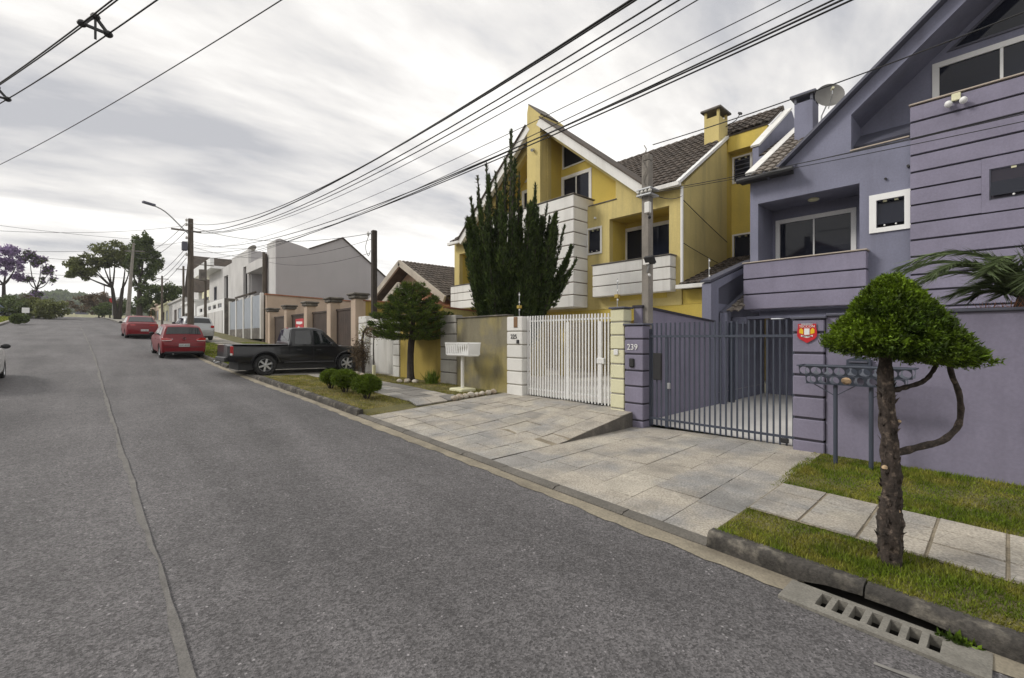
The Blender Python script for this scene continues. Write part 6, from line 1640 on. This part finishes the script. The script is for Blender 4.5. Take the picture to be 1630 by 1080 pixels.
# dark round service pole by the brown gates
dp = thing('service_pole', 'dark service pole with wire loops by the yellow boundary wall', 'pole', (8.62, 17.95, .6))
MB().bbox(8.54, 8.74, 17.85, 18.05, .4, 6.55, .02).build('shaft', BARKD, dp)
MB().bar((8.45, 18.1, 6.42), (8.60, 17.95, 6.42), .05).build('bracket', GALV, dp); insul(dp, (8.45, 18.12, 6.42), .05)
MB().tube(smooth_path([(8.5, 18.1, 6.4), (8.45, 18.35, 5.9), (8.5, 18.2, 5.5), (8.5, 18.0, 5.7)], 14), .012, 5).build('cable_loop', WIRE, dp)
# tall timber pole with street light
tx, ty = 4.05, 31.5; tz = pz(tx, ty, True)
tpz = thing('light_pole', 'tall timber pole with street light arm and many wires', 'pole', (tx, ty, tz))
MB().tube([(tx, ty, tz-.3), (tx, ty, tz+4), (tx, ty, 8.85)], [.17, .15, .125], 12).build('shaft', TIMBER, tpz)
MB().bar((tx-.9, ty, 8.15), (tx+.5, ty, 8.15), .09).build('cross_arm', POLE, tpz)
arm = smooth_path([(tx, ty, 7.9), (tx-.35, ty-.1, 8.2), (tx-1.15, ty-.3, 8.95), (tx-1.75, ty-.45, 9.2)], 14)
MB().tube(arm, .035, 8).build('lamp_arm', GALV, tpz)
MB().obox((tx-1.9, ty-.49, 9.23), (.26, .07, -.03), (.03, -.10, 0), (0, 0, .05)).build('lamp_head', PTRIM, tpz)
for z in (8.75, 8.5, 7.75, 7.45, 7.1, 6.8): insul(tpz, (tx-.2, ty-.05, z), .07)
MB().bbox(tx-.42, tx-.16, ty-.2, ty+.1, 7.0, 7.5, .03).build('junction_box', PTRIM, tpz)
# grey concrete pole and thin far poles
cpx = gxy(206, 80); cz = roadz(80)+.3
cp = thing('concrete_pole', 'leaning grey concrete pole between the two big street trees', 'pole', (cpx, 80, cz))
MB().tube([(cpx-.2, 80, cz-.3), (cpx+.1, 80, cz+5), (cpx+.45, 80, cz+10.4)], [.27, .21, .13], 10).build('shaft', POLE, cp)
MB().bar((cpx-.5, 80, cz+9.2), (cpx+1.6, 80, cz+9.4), .16).build('cross_arm', DCONC, cp)
for (px, Y_, h, x0, lb_) in ((258, 66, 5.6, None, 'thin grey pole standing before the white street front'), (292, 56, 6.2, None, 'slender pole just beyond the timber light pole'), (327, 46, 6.0, None, 'dark thin pole carrying a transformer before the garage front'), (166, 140, 7.5, None, 'far dark pole rising over the brown trees'), (430, 33.4, 5.9, 8.3, 'dark square pole at the corner of the grey terrace')):
    x_ = x0 or gxy(px, Y_)
    zg = roadz(Y_)+.2; r = thing('utility_pole', lb_, 'pole', (x_, Y_, zg)); MB().tube([(x_, Y_, zg-.3), (x_, Y_, zg+h)], [.12, .09], 8).build('shaft', TIMBER, r)
    if px != 430: MB().bar((x_-.6, Y_, zg+h-.35), (x_+.6, Y_, zg+h-.35), .08).build('cross_arm', POLE, r)
    if px == 327: MB().tube([(x_-.25, Y_-.3, zg+h-1.7), (x_-.25, Y_-.3, zg+h-.8)], .26, 10).build('transformer', DCONC, r)
# pole lines outside the picture that carry the wires
for (x, y, h, lb_) in ((5.0, -17, 9.2, 'timber pole down the street behind the viewpoint'), (-6.6, 29.5, 9.5, 'timber pole on the opposite side of the street')):
    zg = roadz(y)+.1; r = thing('utility_pole', lb_, 'pole', (x, y, zg)); MB().tube([(x, y, zg-.3), (x, y, zg+h)], [.16, .12], 10).build('shaft', POLE, r)
    MB().bar((x-.9, y, zg+h-.6), (x+.9, y, zg+h-.6), .09).build('cross_arm', POLE, r)
# main bundle along the kerb
zA = 8.75
for k, (dx, zt, sg_, r_, ze) in enumerate(((-.1, 8.6, 2.65, .012, 8.3), (.0, 8.15, 2.3, .016, 8.2), (.08, 8.12, 2.4, .011, 8.1), (.3, 8.1, 2.3, .010, 7.95), (.45, 8.3, 2.55, .007, 8.15))):
    wire('power wire slung along the kerb from the light pole overhead', sag((tx+dx, ty, zt), (5.0+dx*.5, -17, ze), sg_, 40), r_, 'power wires along the kerb')
for k, (dx, zt, sg_, r_, ze) in enumerate(((.1, 7.4, 2.05, .010, 6.5), (.16, 7.0, 1.85, .009, 6.4), (.14, 6.6, 1.65, .009, 6.45), (.2, 6.3, 1.45, .006, 6.5), (.1, 7.2, 1.75, .005, 6.6))):
    wire('telephone cable hanging low along the kerb past the cypress', sag((tx+dx, ty, zt), (5.1, -17, ze), sg_, 40), r_, 'telephone cables along the kerb')
# wires up the street
q2 = (cpx, 80, cz+9.6)
for k, (z0, z1, s_) in enumerate(((8.6, 9.6, 1.2), (8.15, 9.4, 1.4), (7.2, 7.4, 1.8), (6.9, 6.9, 2.0), (6.6, 6.4, 2.1))):
    wire('wire strung from the light pole up the street to the concrete pole', sag((tx-.2, ty, z0), (cpx-.2, 80, cz+z1), s_, 24), .014, 'wires up the street')
wire('service wire from the light pole to the dark service pole', sag((tx, ty, 8.4), (8.5, 18.1, 6.42), .55), .012)
wire('service wire crossing in front of the grey gable wall', sag((tx, ty, 7.6), (8.5, 33.4, 8.2), .3), .010)
wire('thin service wire to the dark pole by the terrace', sag((8.5, 18.1, 5.6), (8.3, 33.4, 7.2), .4), .009)
wire('long service wire from the light pole towards the yellow house', sag((tx, ty, 7.3), (8.6, 18.0, 6.2), .75), .009)
# wires along the plots from the square service pole
for k, (z0, z1, yy_, x1, s_) in enumerate(((6.05, 7.4, -9, 8.5, .5), (5.08, 5.6, -9, 8.6, .45), (5.08, 5.2, -9, 8.4, .35), (5.05, 5.0, -9, 8.8, .30))):
    wire('house wire running from the square service pole past the purple gable', sag((8.58, 5.0, z0), (x1, yy_, z1), s_, 30), .006 if k else .010, 'house wires past the purple gable')
r = thing('utility_pole', 'square service pole at the next plot out of view', 'pole', (8.6, -9, 0)); MB().bbox(8.5, 8.7, -9.1, -8.9, -.5, 7.6, .02).build('shaft', POLE, r)
wire('short drop wire from the pole to the yellow house gutter', sag((8.62, 5.1, 5.1), (13.0, 6.6, 6.3), .12), .009)
wire('sloping drop wire along the yellow side wall', sag((13.12, 6.62, 6.2), (16.4, 6.66, 5.4), .02), .012)
wire('lower drop wire along the yellow side wall', sag((13.12, 6.62, 4.9), (16.4, 6.66, 4.5), .02), .010)
# compact line crossing the street with spacers
a0, a1 = Vector((4.9, -6.0, 7.0)), Vector((-6.6, 29.5, 9.0))
dirw = (a1-a0).normalized(); side = dirw.cross(Vector((0, 0, 1))).normalized()
offs = (Vector((0, 0, .17)), side*.15, -side*.15+Vector((0, 0, -.02)))
S_ = 1.30
for k, o_ in enumerate(offs): wire('covered line wire of the spacer bundle crossing over the street', sag(a0+o_, a1+o_, S_, 40), .011, 'spacer line wires')
for k, t_ in enumerate((.30, .425, .55, .68)):
    c = a0.lerp(a1, t_)-Vector((0, 0, 4*S_*t_*(1-t_))); sp__ = thing('line_spacer', 'black diamond spacer clamped on the line over the street', 'spacer', c, 'line spacers')
    for i in range(3): MB().bar(c+offs[i], c+offs[(i+1) % 3], .035).build('strut', BLACKP, sp__); MB().ell(c+offs[i], (.06, .06, .05), 8, 6).build('clamp', BLACKP, sp__, smooth='all')
    MB().bar(c+offs[0], c-Vector((0, 0, .16)), .03).build('strut', BLACKP, sp__)
r = thing('utility_pole', 'timber pole at the near end of the spacer line', 'pole', (4.9, -6, 0)); MB().tube([(4.9, -6, -.4), (4.9, -6, 7.3)], [.15, .12], 10).build('shaft', POLE, r)
wire('single thin wire crossing over the street', sag((6.6, -9.1, 7.2), (-5.3, 29.5, 7.6), .95, 40), .008)
wire('faint wire from the opposite pole to the light pole', sag((-6.6, 29.5, 6.6), (tx, ty, 8.5), .5), .008)
wire('faint lower wire from the opposite pole to the light pole', sag((-6.6, 29.5, 5.9), (tx, ty, 7.6), .6), .008)
for k, z_ in enumerate((15.5, 12.2, 10.2)): wire('far wire spanning the road at the big trees', sag((-22, 78, z_+.6), (cpx, 80, z_), .6), .02, 'far wires over the road')
# traffic sign at the trees
sx = gxy(179, 98); sz = roadz(98)+.2
ss = thing('stop_sign', 'small red octagonal sign before the broad street tree', 'sign', (sx, 98, sz))
MB().tube([(sx, 98, sz-.2), (sx, 98, sz+3.2)], .05, 6).build('post', GALV, ss)
MB().slab([(sx+.42*math.cos(R(22.5+45*k)), sz+2.9+.42*math.sin(R(22.5+45*k))) for k in range(8)], [], YP, 97.9, 97.94).build('plate', SREDM, ss)
ms_ = thing('notice_board', 'pale low sign board before the left roadside bushes', 'sign', (gxy(41, 76), 76, roadz(76)))
xm = gxy(41, 76); zm = roadz(76)
MB().bbox(xm-.3, xm+.3, 75.9, 76, zm+.9, zm+1.5, .02).build('board', WHITE, ms_); MB().tube([(xm, 76, zm), (xm, 76, zm+1.1)], .05, 6).build('post', GALV, ms_)
# paint scraps and patches on the asphalt
PATCH = mat('old_paint_patch', (.19, .182, .17), .9, .2, 9)
lw = MB()
yy = np.linspace(.55, -.6, 14); lw.grid(lambda q, u: (3.55+.10*(q-.5)**2-.12*(q+.0)+u*(.05+.02*math.sin(q*9)), q, rz(3.6, q)+.008), yy, [0, 1])
lw.build('paint_line', PATCH, parent=rr, fix=False)

# ---------------------------------------------------------------- houses across the street (seen only as reflections in panes)
OPP = [(-2.5, 9, 5.6, BEIGE, 'beige house with clay roof directly across the street'), (9.5, 9, 6.2, ROWW, 'pale house with clay roof across from the yellow house'), (-15, 10, 5.8, GREYW, 'grey house across the street behind the viewpoint'), (22, 9.5, 5.4, CREAM, 'cream house across from the brown gates')]
for (yc, w, h, mt, lb_) in OPP:
    zg = roadz(yc)+.1; x1 = -10.5; r = thing('opposite_house', lb_, 'house', (x1, yc, zg))
    MB().slab([(yc-w/2, zg-.4), (yc+w/2, zg-.4), (yc+w/2, zg+h), (yc, zg+h+2.4), (yc-w/2, zg+h)], [rect(yc-w*.36, yc-w*.12, zg+3.4, zg+4.8), rect(yc+w*.1, yc+w*.36, zg+3.4, zg+4.8), rect(yc-w*.35, yc+w*.05, zg-.3, zg+2.4)], XP, x1, x1-.25).build('wall', mt, r)
    for a, c in ((-.36, -.12), (.1, .36)):
        window(r, x1-.1, yc+w*a, yc+w*c, zg+3.4, zg+4.8, .08, 2)
    MB().box(x1-.2, x1-.15, yc-w*.35, yc+w*.05, zg-.3, zg+2.4).build('garage_door', WOODD, r)
    MB().box(x1-9, x1-.25, yc-w/2, yc-w/2+.2, zg-.4, zg+h).box(x1-9, x1-.25, yc+w/2-.2, yc+w/2, zg-.4, zg+h).build('side_wall', mt, r)
    for s_ in (1, -1):
        e = Vector((x1+.5, yc-s_*(w/2+.5), zg+h-.27)); p = Vector((x1+.5, yc, zg+h+2.5)); d = (p-e).normalized(); nr = d.cross(Vector((1, 0, 0)))
        if nr.z < 0: nr = -nr
        MB().obox((e+p)/2+Vector((-4.9, 0, 0)), d*(p-e).length/2, Vector((4.9, 0, 0)), nr*.08).build('roof', RIDGE, r)
for (yc, lb_) in ((3.6, 'clipped street tree across the road between two houses'), (16, 'street tree across the road by the pale house')):
    tree('street_tree', lb_, (-7.2, yc, roadz(yc)+.1), 5.0, [(0, 0, 3.6, 1.5, 1.5, 1.2), (.5, .6, 4.2, 1.1, 1.1, .9), (-.4, -.6, 3.2, 1.1, 1.1, .9)], 5000, .2, TREEM, 1, .14)

# ---------------------------------------------------------------- thin air haze
hm = bpy.data.materials.new('thin_haze'); hm.use_nodes = True; t = hm.node_tree
for n in list(t.nodes):
    if n.type != 'OUTPUT_MATERIAL': t.nodes.remove(n)
pv_ = N('ShaderNodeVolumePrincipled', t); pv_.inputs['Color'].default_value = (.86, .89, .93, 1); pv_.inputs['Density'].default_value = .0004
lk(pv_.outputs[0], [n for n in t.nodes if n.type == 'OUTPUT_MATERIAL'][0].inputs['Volume'], t)
MB().box(-1600, 1600, -1600, 1600, -16, 62).build('haze', hm, kind='stuff', label='thin pale haze over the far end of the street', cat='haze')
